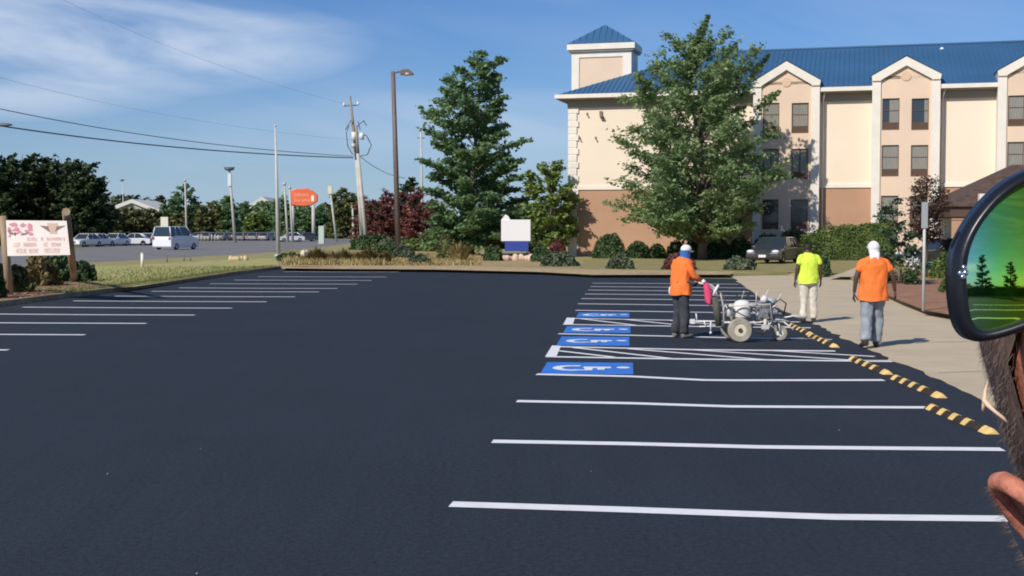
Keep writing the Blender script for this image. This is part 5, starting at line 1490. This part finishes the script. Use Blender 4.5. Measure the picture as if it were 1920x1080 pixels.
skin_dk = mat('dark_brown_skin', (.085, .045, .028), .55)
skin_md = mat('tanned_skin', (.16, .085, .05), .55)
orange = mat('orange_shirt', (.92, .20, .035), .85, noise=.06, nscale=6, bump=.3, bscale=14)
hivis = mat('high_vis_yellow_shirt', (.70, .88, .075), .8, noise=.04, nscale=6, bump=.3, bscale=14)
denim = mat('dark_work_trousers', (.045, .05, .058), .9, noise=.35, nscale=7, bump=.4, bscale=14)
greyj = mat('faded_grey_jeans', (.27, .30, .33), .9, noise=.22, nscale=6, bump=.5, bscale=12)
creamt = mat('cream_trousers', (.68, .62, .52), .9, noise=.08, nscale=6, bump=.4, bscale=12)
boot = mat('dark_boot', (.05, .035, .03), .7); boot2 = mat('dusty_shoe', (.22, .19, .17), .8)
wcap = mat('white_cloth', (.82, .80, .80), .85, noise=.04, nscale=8, bump=.3, bscale=16)
bcloth = mat('blue_cloth', (.03, .13, .40), .85, noise=.1, nscale=8)
# worker one: at the machine handle
p1 = G(1276, 633)
t1, P1, s1, (h, fw, up, rt) = worker('worker in long orange shirt, white cap and blue neck cloth at the striping machine', (p1.x, p1.y, 0.004), R(-62), 1.72, skin_dk, orange, denim, boot2,
    dict(elR=(.26, .10, 1.16), wrR=(.20, .33, 1.03), elL=(-.26, .10, 1.15), wrL=(-.17, .34, 1.02), chest=(0, .03, 1.32), neckb=(0, .04, 1.46), neck=(0, .065, 1.52), head=(0, .10, 1.60), crown=(0, .13, 1.68), ankL=(-.14, -.02, .09), ankR=(.14, -.02, .09), toeL=(-.17, .13, .035), toeR=(.17, .13, .035), curl=1.0), 'long', 1.24, .80, 1.16)
b = MB(); b.ball(h + up * .055 * s1 - fw * .005, (.094 * s1, .108 * s1, .085 * s1), 14, 10); b.ball(h + up * .045 * s1 + fw * .10 * s1, (.07 * s1, .07 * s1, .012 * s1), 12, 6)
b.build('cap', wcap, t1)
b = MB(); b.rings([(h.x, h.y - .02, h.z - .16 * s1, .115 * s1, .12 * s1), (h.x, h.y - .01, h.z - .10 * s1, .10 * s1, .11 * s1), (h.x, h.y - .005, h.z - .02 * s1, .093 * s1, .105 * s1), (h.x, h.y - .015, h.z + .03 * s1, .088 * s1, .09 * s1)], 16, False, False)
b.build('neck_cloth', bcloth, t1)
b = MB(); b.ball(P1['hipL'] + Vector((-.08, -.11, -.03)), (.05, .03, .085), 8, 6); b.build('work_glove', wcap, t1)
# worker two: yellow shirt seen from behind
p2 = G(1515, 605)
t2, P2, s2, (h, fw, up, rt) = worker('worker in bright yellow shirt and cream trousers, seen from behind with bowed dark head', (p2.x, p2.y, 0.009), R(4), 1.73, skin_dk, hivis, creamt, boot,
    dict(neckb=(0, .02, 1.46), neck=(0, .05, 1.51), head=(.0, .10, 1.575), crown=(0, .135, 1.655), kneeR=(.11, .0, .50), ankL=(-.12, -.05, .09), ankR=(.13, .02, .09), toeL=(-.15, .12, .035), toeR=(.17, .19, .035)), 'short', 1.08, .84, 1.05)
b = MB(); b.ball(h + up * .035 * s2 - fw * .012, (.086 * s2, .102 * s2, .095 * s2), 14, 10); b.build('hair', mat('black_hair', (.018, .014, .012), .7), t2)
# worker three: orange T-shirt and white head cloth, walking away
p3 = G(1636, 652)
t3_, P3, s3, (h, fw, up, rt) = worker('worker in orange T-shirt, white head cloth and grey jeans, walking away by the wheel stops', (p3.x, p3.y, 0.006), R(-3), 1.78, skin_dk, orange, greyj, boot,
    dict(elL=(-.29, -.04, 1.16), wrL=(-.31, .0, .90), elR=(.31, -.05, 1.17), wrR=(.36, .02, .92), kneeL=(-.11, -.03, .51), ankL=(-.17, -.23, .13), toeL=(-.20, -.09, .035), kneeR=(.10, .10, .52), ankR=(.08, .10, .09), toeR=(.10, .28, .035), palm=None), 'short', 1.20, .78, 1.22)
b = MB(); b.ball(h + up * .045 * s3 - fw * .008, (.100 * s3, .115 * s3, .105 * s3), 14, 10)
b.ball(h - up * .02 * s3 - fw * .05 * s3, (.088 * s3, .07 * s3, .10 * s3), 12, 8)
b.tube([h - fw * .10 * s3 - up * .03, h - fw * .115 * s3 - up * .12, h - fw * .16 * s3 - up * .24], [(.035, .085), (.024, .085), (.010, .05)], 10)
b.build('head_cloth', wcap, t3_)
b = MB(); b.ball(h + fw * .11 * s3 + up * .035 * s3 - rt * .03, (.07 * s3, .075 * s3, .012 * s3), 12, 6); b.build('cap_visor', wcap, t3_)

# ================================================================ STRIPING MACHINE
pm = G(1384, 641)
M_ = thing('line_striping_machine', 'wheeled paint striping machine with cream wheels and dusty white tank', 'striping machine', (pm.x, pm.y + .2, 0.004), R(2))
dusty = mat('dusty_metal', (.60, .57, .52), .7, noise=.25, nscale=9)
cream_w = mat('cream_wheel', (.72, .64, .47), .7, noise=.15, nscale=9); tw = mat('dusty_tyre', (.38, .34, .27), .9, noise=.2, nscale=8)
whit = mat('splashed_white', (.78, .76, .72), .6, noise=.08, nscale=9); eng = mat('engine_grey', (.20, .20, .22), .6, noise=.4, nscale=14); dk = mat('machine_dark', (.06, .055, .05), .7)
for y_ in (-.30, .34):
    b = MB(); b.wheel((0, y_, .21), .212, .10, 26, hole=.115); w_ = b.build('wheel', tw, M_)
    b = MB(); b.wheel((0, y_, .21), .118, .085, 20, hole=.035); b.build('rim', cream_w, w_)
    b = MB(); b.wheel((0, y_, .21), .04, .12, 12); b.build('hub', dk, w_)
b = MB(); b.wheel((.77, .0, .135), .135, .08, 20, hole=.07); w_ = b.build('wheel', tw, M_)
b = MB(); b.wheel((.77, 0, .135), .072, .07, 14, hole=.02); b.build('rim', whit, w_)
b = MB(); b.tube([(.77, -.06, .135), (.74, -.06, .32), (.74, .06, .32), (.77, .06, .135)], .016, 6); b.tube([(.74, 0, .32), (.74, 0, .42)], .03, 8); b.build('fork', dusty, M_)
b = MB()
for y_ in (-.2, .2):
    b.tube([(-.30, y_, .34), (.3, y_, .33), (.74, y_ * .4, .38), (.95, y_ * .3, .33)], .02, 6)
    b.tube([(-.26, y_, .30), (-.27, y_, .62), (-.33, y_, .86), (-.50, y_, 1.0), (-.72, y_, 1.03)], .018, 6)
    b.tube([(-.26, y_, .62), (.55, y_, .66), (.60, y_, .34)], .015, 6)
b.tube([(0, -.33, .21), (0, .36, .21)], .02, 8); b.tube([(-.3, -.2, .34), (-.3, .2, .34)], .02, 6); b.tube([(-.50, -.2, 1.0), (-.50, .2, 1.0)], .016, 6); b.tube([(.3, -.2, .33), (.3, .2, .33)], .02, 6)
b.build('frame', dusty, M_)
for y_ in (-.2, .2): MB().tube([(-.72, y_, 1.03), (-.84, y_, 1.03)], .022, 8).build('grip', dk, M_)
b = MB(); b.rings([(.10, 0, .40, .13, .13), (.10, 0, .43, .15, .15), (.10, 0, .64, .15, .15), (.10, 0, .69, .12, .12), (.10, 0, .72, .06, .06)], 18); b.build('paint_tank', whit, M_)
b = MB(); b.rings([(-.15, -.1, .44, .07, .07), (-.15, -.1, .62, .07, .07), (-.15, -.1, .65, .04, .04)], 12); b.build('bead_bottle', whit, M_)
b = MB(); b.box(.36, .62, -.15, .15, .38, .58); b.rings([(.50, 0, .58, .12, .12), (.50, 0, .70, .11, .11), (.50, 0, .72, .05, .05)], 12); b.tube([(.60, -.12, .5), (.70, -.16, .52)], .05, 8); b.box(.38, .52, -.21, -.15, .42, .54)
for k in range(5): b.box(.355, .625, -.155 , .155, .40 + k * .035, .408 + k * .035)
b.build('engine', eng, M_, bevel=.01)
b = MB(); b.ball((.46, -.12, .74), (.07, .06, .07), 12, 8); b.build('air_filter', whit, M_)
b = MB(); b.rings([(.62, .05, .62, .08, .07), (.64, .05, .72, .09, .07), (.63, .05, .76, .05, .04)], 12); b.build('fuel_tank', mat('pale_blue_grey', (.35, .40, .46), .5), M_)
b = MB(); b.tube([(.2, -.25, .30), (.25, -.27, .2), (.42, -.25, .14), (.5, -.22, .22), (.44, -.2, .34)], .016, 6); b.tube([(.05, .1, .66), (.0, .0, .80), (.1, -.1, .84), (.3, -.12, .74)], .012, 6); b.tube([(.62, -.1, .66), (.75, -.14, .74), (.86, -.1, .66), (.84, 0, .45)], .012, 6); b.tube([(-.3, -.22, .86), (-.2, -.26, .6), (.0, -.26, .5), (.2, -.22, .4)], .011, 6)
b.build('hoses', dk, M_)
b = MB(); rg = random.Random(6)
for k in range(22):
    x_ = rg.uniform(.25, .80); y_ = rg.uniform(-.26, .1); z_ = rg.uniform(.26, .62)
    q_ = Vector((rg.uniform(-.1, .1), rg.uniform(-.06, .06), rg.uniform(-.12, .14)))
    b.tube([(x_, y_, z_), Vector((x_, y_, z_)) + q_], rg.uniform(.006, .022), 6)
b.tube([(.30, -.23, .62), (.30, -.23, .86), (.36, -.23, .88)], .010, 6); b.tube([(.1, .05, .72), (.14, .02, .88)], .008, 6); b.tube([(.52, .1, .74), (.60, .12, .90)], .012, 6); b.tube([(.66, -.05, .6), (.78, -.08, .84)], .010, 6)
b.build('fittings', dusty, M_)
b = MB(); b.tube([(.80, -.02, .40), (1.0, -.05, .44), (1.22, -.06, .42)], .013, 6); b.tube([(.82, -.1, .34), (.98, -.16, .20)], .012, 6); b.build('pointer_arm', whit, M_)
b = MB(); b.tube([(-.28, -.22, .36), (-.80, -.24, .36)], .016, 6); b.tube([(-.74, -.24, .36), (-.76, -.24, .5)], .012, 6); b.tube([(-.28, -.22, .28), (-.7, -.24, .27)], .013, 6); b.box(-.86, -.78, -.27, -.20, .32, .40); b.tube([(-.5, -.24, .36), (-.5, -.24, .18)], .012, 6); b.tube([(-.62, -.24, .36), (-.58, -.24, .27)], .012, 6)
b.ball((-.5, -.24, .16), .025, 8, 6)
b.build('spray_arm', whit, M_)
b = MB(); b.tube([(.46, -.24, .40), (.46, -.24, .18)], .028, 8); b.box(.40, .52, -.27, -.2, .22, .30); b.build('spray_gun', dusty, M_)
b = MB(); b.tube([(-.36, -.23, .28), (-.40, -.23, .62), (-.44, -.22, .78)], [.055, .07, .05], 8); b.build('dark_hose_bag', mat('olive_canvas', (.10, .10, .075), .9, noise=.3, nscale=10), M_)
b = MB(); rg = random.Random(1)
vs = []; n = 10
for i, (z, rx, ox) in enumerate(((1.04, .03, -.57), (.98, .06, -.56), (.88, .07, -.54), (.76, .068, -.53), (.70, .06, -.53), (.64, .03, -.51))):
    for k in range(n):
        q = 2 * math.pi * k / n; vs.append((ox + rx * math.cos(q) * rg.uniform(.85, 1.1), -.24 + .05 * math.sin(q) * rg.uniform(.8, 1.2), z + rg.uniform(-.015, .015)))
b.add(vs, [(i * n + k, i * n + (k + 1) % n, (i + 1) * n + (k + 1) % n, (i + 1) * n + k) for i in range(5) for k in range(n)] + [tuple(range(n)), tuple(range(5 * n, 6 * n))], True)
o = b.build('shop_rag', mat('pink_cloth', (.72, .07, .17), .85)); o.location = M_.location; tag(o, 'bright pink rag hanging from the striping machine handle', 'rag')
b = MB(); b.tube([(-.45, -.27, .82), (-.41, -.27, .92), (-.36, -.27, 1.0)], [(.035, .02), (.05, .025), (.03, .02)], 8); b.tube([(-.60, -.25, 1.04), (-.64, -.25, 1.08)], [.04, .03], 6)
o = b.build('white_rag', wcap); o.location = M_.location; tag(o, 'white rag draped on the striping machine handle right of the pink rag', 'rag')

# ================================================================ MAN IN THE FOREGROUND
HD = Vector((.266, .47, 1.897)); TL = R(-15)      # head centre and sideways tilt
RY = Matrix.Rotation(TL, 3, 'Y')                    # x axis tips up to the right
def hp(x, y, z): return HD + RY @ Vector((x, y, z))
skin_f = mat('warm_skin', (.50, .185, .12), .55, noise=.26, nscale=110, bump=.15, bscale=260, spec=.4)
b_ = skin_f.node_tree.nodes['Principled BSDF']; b_.inputs['Subsurface Weight'].default_value = .25; b_.inputs['Subsurface Radius'].default_value = (.01, .004, .002); b_.inputs['Subsurface Scale'].default_value = .6
pr_t = thing('person', 'man close to the camera at the right edge, temple and ear in view', 'person', (HD.x, HD.y + .02, 0))
off0 = Vector(pr_t.location)
n = 48
def ringpts(c, rx, rf, rb, rot=True, pw=2.0):
    out = []
    for k in range(n):
        q = 2 * math.pi * k / n; cc, ss = math.cos(q), math.sin(q); e = 2 / pw
        x = rx * math.copysign(abs(cc) ** e, cc); y = (rb if ss > 0 else rf) * math.copysign(abs(ss) ** e, ss)
        v = Vector((x, y, 0)); out.append(c + (RY @ v if rot else v) - off0)
    return out
rs = []
hx = HD
for (z, rx, ry) in ((.60, .17, .12), (.95, .185, .125), (1.10, .175, .12), (1.30, .20, .125), (1.45, .205, .12), (1.535, .15, .10), (1.575, .09, .075)):
    rs.append(ringpts(Vector((hx.x + .045, hx.y + .06, z + .075)), rx, ry, ry, False, 2.3))
headr = [(-.165, .060, .050, .072), (-.125, .058, .068, .078), (-.112, .045, .088, .082), (-.100, .052, .097, .085), (-.075, .060, .101, .092), (-.045, .066, .100, .098), (-.015, .070, .099, .102), (.015, .0725, .100, .100), (.045, .0735, .099, .100), (.070, .0685, .093, .098), (.092, .056, .078, .084), (.107, .037, .055, .060), (.118, .022, .028, .03), (.121, .004, .005, .005)]
for (z, rx, rf, rb) in headr: rs.append(ringpts(hp(0, 0, z), rx, rf, rb, True, 2.15))
b = MB(); vs = [p for r in rs for p in r]
b.add(vs, [(i * n + k, i * n + (k + 1) % n, (i + 1) * n + (k + 1) % n, (i + 1) * n + k) for i in range(len(rs) - 1) for k in range(n)] + [tuple(reversed(range((len(rs) - 1) * n, len(rs) * n)))], True)
H_ = lambda x, y, z: hp(x, y, z) - off0
# nose, brow, lips
b.tube([H_(0, -.094, .022), H_(0, -.102, .0), H_(0, -.114, -.028), H_(0, -.098, -.038)], [.006, .0065, .010, .007], 10)
for sd in (-1, 1):
    b.ball(H_(sd * .009, -.101, -.033), .0065, 8, 6)
    b.ball(H_(sd * .032, -.0855, .0155), (.0145, .0125, .0095), 12, 8); b.ball(H_(sd * .032, -.0850, .0045), (.0135, .011, .0055), 12, 6)
    b.tube([H_(sd * .052, -.084, .022), H_(sd * .032, -.099, .030), H_(sd * .012, -.096, .024)], .004, 8)
    # outer ear: helix, antihelix, bowl and lobe
    e0 = lambda u_, v_, o_: H_(sd * (.0662 + o_ * .5 + v_ * .32), .006 + u_ * .85, -.026 + v_ * .88)
    hel = [(.000, -.006, .004), (-.010, .012, .006), (-.004, .026, .012), (.008, .031, .017), (.020, .026, .019), (.025, .010, .018), (.022, -.008, .014), (.012, -.024, .009), (.002, -.032, .006), (-.006, -.028, .003), (-.008, -.016, .002)]
    b.tube([e0(*q) for q in hel], [.0035, .004, .0042, .0045, .0045, .0045, .0045, .006, .0065, .005, .003], 8)
    b.tube([e0(*q) for q in ((.002, .018, .008), (.012, .012, .012), (.012, -.004, .011), (.004, -.016, .007))], .0035, 6)
    # webbing between the rims
    cen = e0(.006, .0, .003)
    prev = None; vv = [e0(*q) for q in hel]
    b.add([cen] + vv, [(0, i, i + 1) for i in range(1, len(vv))] + [(0, len(vv), 1)], True)
# shoulders to arms: upper arms hang at the sides, forearms continue to the hands
arms = MB()
for sd in (-1, 1):
    s0 = Vector((hx.x + .045 + sd * .17, hx.y + .06, 1.50)) - off0
    if sd < 0: pts = [s0, s0 + Vector((-.05, .03, -.28)), s0 + Vector((-.07, -.03, -.54))]
    else: pts = [s0, s0 + Vector((.06, .02, -.28)), s0 + Vector((.09, -.03, -.54))]
    b.tube([pts[0], pts[0].lerp(pts[1], .5), pts[1], pts[1].lerp(pts[2], .4), pts[2]], [.058, .05, .044, .042, .028], 12)
    hand(b, pts[2], pts[2] - pts[1], (-sd, -.2, 0), 1.0, .5, sd)
    hpz = Vector((hx.x + .045 + sd * .09, hx.y + .06, .95)) - off0
    b.tube([hpz, hpz + Vector((sd * .01, -.01, -.43)), hpz + Vector((sd * .02, .03, -.86))], [.09, .06, .042], 12)
body = b.build('body', skin_f, pr_t)
sb = body.modifiers.new('soft', 'SUBSURF'); sb.levels = 1; sb.render_levels = 1
# clothes (below the picture)
b = MB()
cs = []
for (z, rx, ry) in ((.98, .205, .145), (1.10, .19, .135), (1.30, .215, .14), (1.45, .22, .13), (1.545, .165, .11), (1.60, .088, .08)):
    cs.append([p for p in ringpts(Vector((hx.x + .045, hx.y + .06, z + .075)), rx, ry, ry, False, 2.3)])
b.add([p for r in cs for p in r], [(i * n + k, i * n + (k + 1) % n, (i + 1) * n + (k + 1) % n, (i + 1) * n + k) for i in range(len(cs) - 1) for k in range(n)], True)
for sd in (-1, 1):
    s0 = Vector((hx.x + .045 + sd * .15, hx.y + .06, 1.52)) - off0; b.tube([s0, s0 + Vector((sd * .05, .01, -.10)), s0 + Vector((sd * .07, .02, -.24))], [.07, .078, .076], 14)
b.build('shirt', mat('navy_shirt', (.03, .04, .08), .85), pr_t)
b = MB()
for sd in (-1, 1):
    hpz = Vector((hx.x + .045 + sd * .09, hx.y + .06, .98)) - off0
    b.tube([hpz, hpz + Vector((sd * .01, -.01, -.44)), hpz + Vector((sd * .02, .03, -.88))], [.115, .09, .082], 14)
c_ = Vector((hx.x + .045, hx.y + .06, 0)) - off0
b.rings([(c_.x, c_.y, .86, .1, .1), (c_.x, c_.y, .92, .19, .14), (c_.x, c_.y, 1.10, .185, .135)], 18)
b.build('trousers', mat('khaki_trousers', (.3, .25, .17), .9), pr_t)
for sd in (-1, 1):
    a_ = Vector((c_.x + sd * .11, c_.y + .03, .09)); b = MB()
    b.tube([a_ + Vector((0, .06, -.035)), a_ + Vector((0, 0, -.03)), a_ + Vector((sd * .01, -.13, -.045)), a_ + Vector((sd * .01, -.20, -.06))], [.045, .052, .048, .03], 12); b.tube([a_ + Vector((0, 0, -.02)), a_ + Vector((0, 0, .05))], .052, 10); b.build('shoe', boot, pr_t)
b = MB()
for sd in (-1, 1): b.ball(H_(sd * .032, -.0835, .011), .0125, 12, 8)
b.build('eyes', MATS['eye_white'], pr_t)
b = MB()
for sd in (-1, 1): b.ball(H_(sd * .031, -.0955, .011), (.005, .0018, .005), 10, 6)
b.build('irises', mat('brown_iris', (.05, .025, .015), .2), pr_t)
b = MB()
for sd in (-1, 1): b.tube([H_(sd * .050, -.090, .026), H_(sd * .032, -.1005, .033), H_(sd * .014, -.099, .027)], [.0025, .0035, .0025], 6)
b.build('eyebrows', mat('brow_hair', (.07, .045, .035), .9), pr_t)
b = MB(); b.tube([H_(-.022, -.093, -.062), H_(0, -.1015, -.060), H_(.022, -.093, -.062)], [.002, .0042, .002], 8); b.build('mouth', mat('face_lips', (.38, .15, .12), .5), pr_t)
# hair: scalp shell with a great many short hairs
rngh = np.random.default_rng(31)
def scalp(q, z):                   # angle round the head (0 = left side in the photo), height -> local point and outward normal
    hz = [h_[0] for h_ in headr]
    rx = np.interp(z, hz, [h_[1] for h_ in headr]); rf = np.interp(z, hz, [h_[2] for h_ in headr]); rb = np.interp(z, hz, [h_[3] for h_ in headr])
    cc, ss = math.cos(q), math.sin(q); e = 2 / 2.15
    x = rx * math.copysign(abs(cc) ** e, cc); y = (rb if ss > 0 else rf) * math.copysign(abs(ss) ** e, ss)
    nn = Vector((cc / rx, ss / (rb if ss > 0 else rf), 3 * max(0, z - .03) / .1 * 8)).normalized()
    return Vector((x, y, z)), nn
hv = []; b = MB(); zz = [-.060, -.04, -.02, .0, .02, .045, .07, .09, .107, .117, .1205]
hairc = mat('greying_brown_hair', (.14, .085, .062), .75, noise=.5, nscale=120)
def front_limit(z):                # hairline: how far forward the hair comes, in local y
    return np.interp(z, [-.07, -.03, .0, .03, .06, .085, .12], [.020, .016, .011, .006, -.003, -.040, -.2])
vs = []; nn_ = 60
for z in zz:
    for k in range(nn_ + 1):
        lim = front_limit(z)
        p_, q_ = None, None
        a = math.pi * (-1) + 0
        # sweep from the left temple over the back to the right temple
        rfz = np.interp(z, [h_[0] for h_ in headr], [h_[2] for h_ in headr])
        s0 = max(-1, min(0, lim / rfz)); st = math.pi + (-math.asin(s0)); 
        ang = st - (st - (math.pi - st)) * k / nn_
        pt, no = scalp(ang, z); pt = pt + no * .0022; vs.append(hp(*pt) - off0)
b.add(vs, [(i * (nn_ + 1) + k, i * (nn_ + 1) + k + 1, (i + 1) * (nn_ + 1) + k + 1, (i + 1) * (nn_ + 1) + k) for i in range(len(zz) - 1) for k in range(nn_)], True)
hs = b.build('hair', hairc, pr_t)
T = []
for i in range(30000):
    z = rngh.uniform(-.062, .12); q = rngh.uniform(0, 2 * math.pi)
    if i % 3: q = rngh.uniform(math.pi - .9, math.pi + .62)
    pt, no = scalp(q, z)
    if pt.y < front_limit(z) + rngh.normal() * .003: continue
    if abs(pt.y - .008) < .02 and -.052 < z < .006 : continue
    down = Vector((0, .35, -1.0)) if z < .08 else Vector((-.2, .9, .1))
    ln = rngh.uniform(.004, .009) * (1.0 if z < .06 else .55)
    d = (no * rngh.uniform(.0, .38) + down * .85 + Vector(rngh.normal(size=3)) * .22).normalized()
    w_ = d.cross(no).normalized() * .00022
    a0 = hp(*(pt + no * .001)) - off0; a1 = hp(*(pt + d * ln * .55 + no * .001)) - off0; a2 = hp(*(pt + d * ln + no * -.0005)) - off0; ww = RY @ w_
    T += [a0 - ww, a0 + ww, a1 + ww * .8, a1 - ww * .8, a1 - ww * .8, a1 + ww * .8, a2 + ww * .15, a2 - ww * .15]
np_mesh('short_hairs', np.array([tuple(v) for v in T]), 4, leaf_mat('hair_strands', (.07, .045, .035), (.17, .11, .085), (.42, .32, .26), .0), hs)
# fine stubble in front of and below the ear
T = []
for i in range(5000):
    z = rngh.uniform(-.11, -.03); q = rngh.uniform(math.pi, math.pi + 1.2)
    pt, no = scalp(q, z); d = (no * .8 + Vector((0, 0, -.5)) + Vector(rngh.normal(size=3)) * .25).normalized(); ln = rngh.uniform(.002, .005); w_ = d.cross(no).normalized() * .00012
    a0 = hp(*pt) - off0; a1 = hp(*(pt + d * ln)) - off0; ww = RY @ w_; T += [a0 - ww, a0 + ww, a1]
for i in range(160):     # downy hairs on the rim of the ear
    q = rngh.uniform(0, 1); z = -.018 + .028 - q * .06; o = Vector((-(.0735 + .0085 + (z + .018) * .2), .018, z - .012)); d = Vector((-1, .1, rngh.normal() * .5)).normalized(); w_ = Vector((0, 0, 1)) * .0001
    a0 = hp(*o) - off0; a1 = hp(*(o + d * rngh.uniform(.002, .005))) - off0; T += [a0 - w_, a0 + w_, a1]
np_mesh('stubble', np.array([tuple(v) for v in T]), 3, MATS['hair_strands'], pr_t)
# pale string caught in the hair
def WF(px, py, y): return W(px, py, y)
b = MB(); b.tube([WF(1852, 716, .455), WF(1847, 735, .452), WF(1846, 752, .45), WF(1853, 760, .448), WF(1866, 772, .446), WF(1880, 783, .445), WF(1893, 797, .446)], [.0004, .0006, .0010, .0009, .0006, .0006, .0004], 7)
b.tube([WF(1846, 752, .45), WF(1843, 768, .452), WF(1847, 778, .455)], [.0008, .0005, .0003], 6)
tag(b.build('loose_string', mat('pale_string', (.75, .55, .38), .9)), 'frayed pale string caught in the hair below the sunglasses', 'string')

# ---------------------------------------------------------------- sunglasses pushed up on the head
GY = .378; pole_px = (2000, 548); RC = .085
pole = W(pole_px[0], pole_px[1], GY)
def gl(px, py, dy=0.0):
    y = GY
    for _ in range(4):
        p = W(px, py, y); dx, dz = p.x - pole.x, p.z - pole.z; y = GY + (dx * dx + dz * dz) / (2 * RC)
    return Vector((p.x, y + dy, p.z))
outer = [(1920, 322), (1893, 336), (1866, 357), (1840, 384), (1817, 414), (1799, 446), (1788, 478), (1784, 512), (1786, 550), (1790, 585), (1797, 612), (1808, 630), (1824, 640), (1846, 642), (1880, 634), (1920, 621), (1985, 596), (2060, 560), (2130, 518), (2190, 462), (2228, 400), (2240, 340), (2225, 290), (2180, 262), (2110, 258), (2040, 272), (1975, 296)]
inner = [(1920, 346), (1897, 360), (1872, 380), (1851, 404), (1833, 432), (1820, 462), (1814, 490), (1812, 518), (1814, 550), (1817, 578), (1822, 600), (1830, 613), (1842, 619), (1856, 619), (1884, 612), (1920, 599), (1980, 576), (2050, 541), (2115, 500), (2165, 450), (2198, 394), (2207, 342), (2196, 303), (2160, 283), (2105, 281), (2040, 295), (1978, 318)]
def smooth(poly, it=2):
    for _ in range(it):
        out = []
        for i in range(len(poly)):
            a, b2 = poly[i], poly[(i + 1) % len(poly)]
            out += [(a[0] * .75 + b2[0] * .25, a[1] * .75 + b2[1] * .25), (a[0] * .25 + b2[0] * .75, a[1] * .25 + b2[1] * .75)]
        poly = out
    return poly
outer, inner = smooth(outer, 1), smooth(inner, 1)
gbase = Vector((.20, .46, 1.975))
GLS = thing('sunglasses', 'black wraparound sunglasses with green mirrored lens pushed up on the head', 'sunglasses', gbase)
plane_n = RY @ Vector((1, 0, 0)); mid_p = hp(0, 0, 0)
def mirr(v): return v - plane_n * 2 * (v - mid_p).dot(plane_n)
def both(fn):
    for f_ in (lambda v: v - gbase, lambda v: mirr(v) - gbase): fn(f_)
frame_m = mat('black_frame', (.012, .013, .018), .32, spec=.45, noise=.2, nscale=300)
lens_m = bpy.data.materials.new('green_mirror_lens'); lens_m.use_nodes = True; MATS['lens'] = lens_m
tl = lens_m.node_tree; bl = tl.nodes['Principled BSDF']; bl.inputs['Metallic'].default_value = 1; bl.inputs['Roughness'].default_value = .03
tcl = tl.nodes.new('ShaderNodeTexCoord'); sl_ = tl.nodes.new('ShaderNodeSeparateXYZ'); tl.links.new(tcl.outputs['Object'], sl_.inputs[0])
mr = tl.nodes.new('ShaderNodeMapRange'); mr.inputs[1].default_value = gl(1812, 480).x - gbase.x; mr.inputs[2].default_value = gl(2000, 480).x - gbase.x
tl.links.new(sl_.outputs[0], mr.inputs[0]); cr = tl.nodes.new('ShaderNodeValToRGB'); cr.color_ramp.elements[0].color = (.50, .74, .48, 1); cr.color_ramp.elements[1].color = (.85, .80, .04, 1)
for ps_, c_ in ((.16, (.40, .78, .30)), (.36, (.42, .84, .13)), (.6, (.64, .86, .06))):
    e_ = cr.color_ramp.elements.new(ps_); e_.color = (*c_, 1)
tl.links.new(mr.outputs[0], cr.inputs[0]); tl.links.new(cr.outputs[0], bl.inputs['Base Color'])
def build_frame(f_):
    b = MB(); m_ = len(outer)
    rows = [[gl(*q, .000) for q in inner], [gl(inner[i][0] * .75 + outer[i][0] * .25, inner[i][1] * .75 + outer[i][1] * .25, -.0022) for i in range(m_)], [gl(inner[i][0] * .3 + outer[i][0] * .7, inner[i][1] * .3 + outer[i][1] * .7, -.0022) for i in range(m_)], [gl(*q, .0005) for q in outer], [gl(*q, .006) for q in outer], [gl(*q, .006) for q in inner]]
    vs = [f_(p) for r in rows for p in r]
    b.add(vs, [(j * m_ + i, j * m_ + (i + 1) % m_, ((j + 1) % 6) * m_ + (i + 1) % m_, ((j + 1) % 6) * m_ + i) for j in range(6) for i in range(m_)], True)
    b.build('rim', frame_m, GLS)
both(build_frame)
def build_lens(f_):
    b = MB(); m_ = len(inner); cx_, cy_ = 2000, 450; K = 14; vs = [f_(gl(cx_, cy_, .0012))]
    for k in range(1, K + 1):
        for (x, y) in inner: q = k / K * 1.012; vs.append(f_(gl(cx_ + (x - cx_) * q, cy_ + (y - cy_) * q, .0012)))
    fs = [(0, 1 + i, 1 + (i + 1) % m_) for i in range(m_)]
    for k in range(K - 1):
        for i in range(m_): a = 1 + k * m_; fs.append((a + i, a + (i + 1) % m_, a + m_ + (i + 1) % m_, a + m_ + i))
    b.add(vs, fs, True); b.build('lens', lens_m, GLS)
both(build_lens)
def build_arm(f_):
    b = MB(); a = gl(1815, 500, .005); 
    pts = [a, a + Vector((.0060, .012, .001)), a + Vector((.024, .045, .005)), a + Vector((.050, .10, .010)), a + Vector((.068, .135, .006))]
    b.tube([f_(p) for p in pts], [(.004, .011), (.0035, .010), (.002, .006), (.002, .005), (.003, .005)], 10); b.build('temple_arm', frame_m, GLS)
both(build_arm)
b = MB(); i0 = gl(2232, 350, .0); b.tube([i0 - gbase, (i0 + mirr(i0)) / 2 + Vector((0, -.003, .002)) - gbase, mirr(i0) - gbase], [.004, .0035, .004], 10); b.build('bridge', frame_m, GLS)
b = MB()
for (px, py) in ((1796, 512), (1803, 501), (1806, 511), (1801, 519)): b.ball(gl(px, py, -.0022) - gbase, (.0009, .0006, .0009), 8, 6)
b.build('rivet', mat('chrome', (.9, .92, .95), .12, metal=1), GLS)
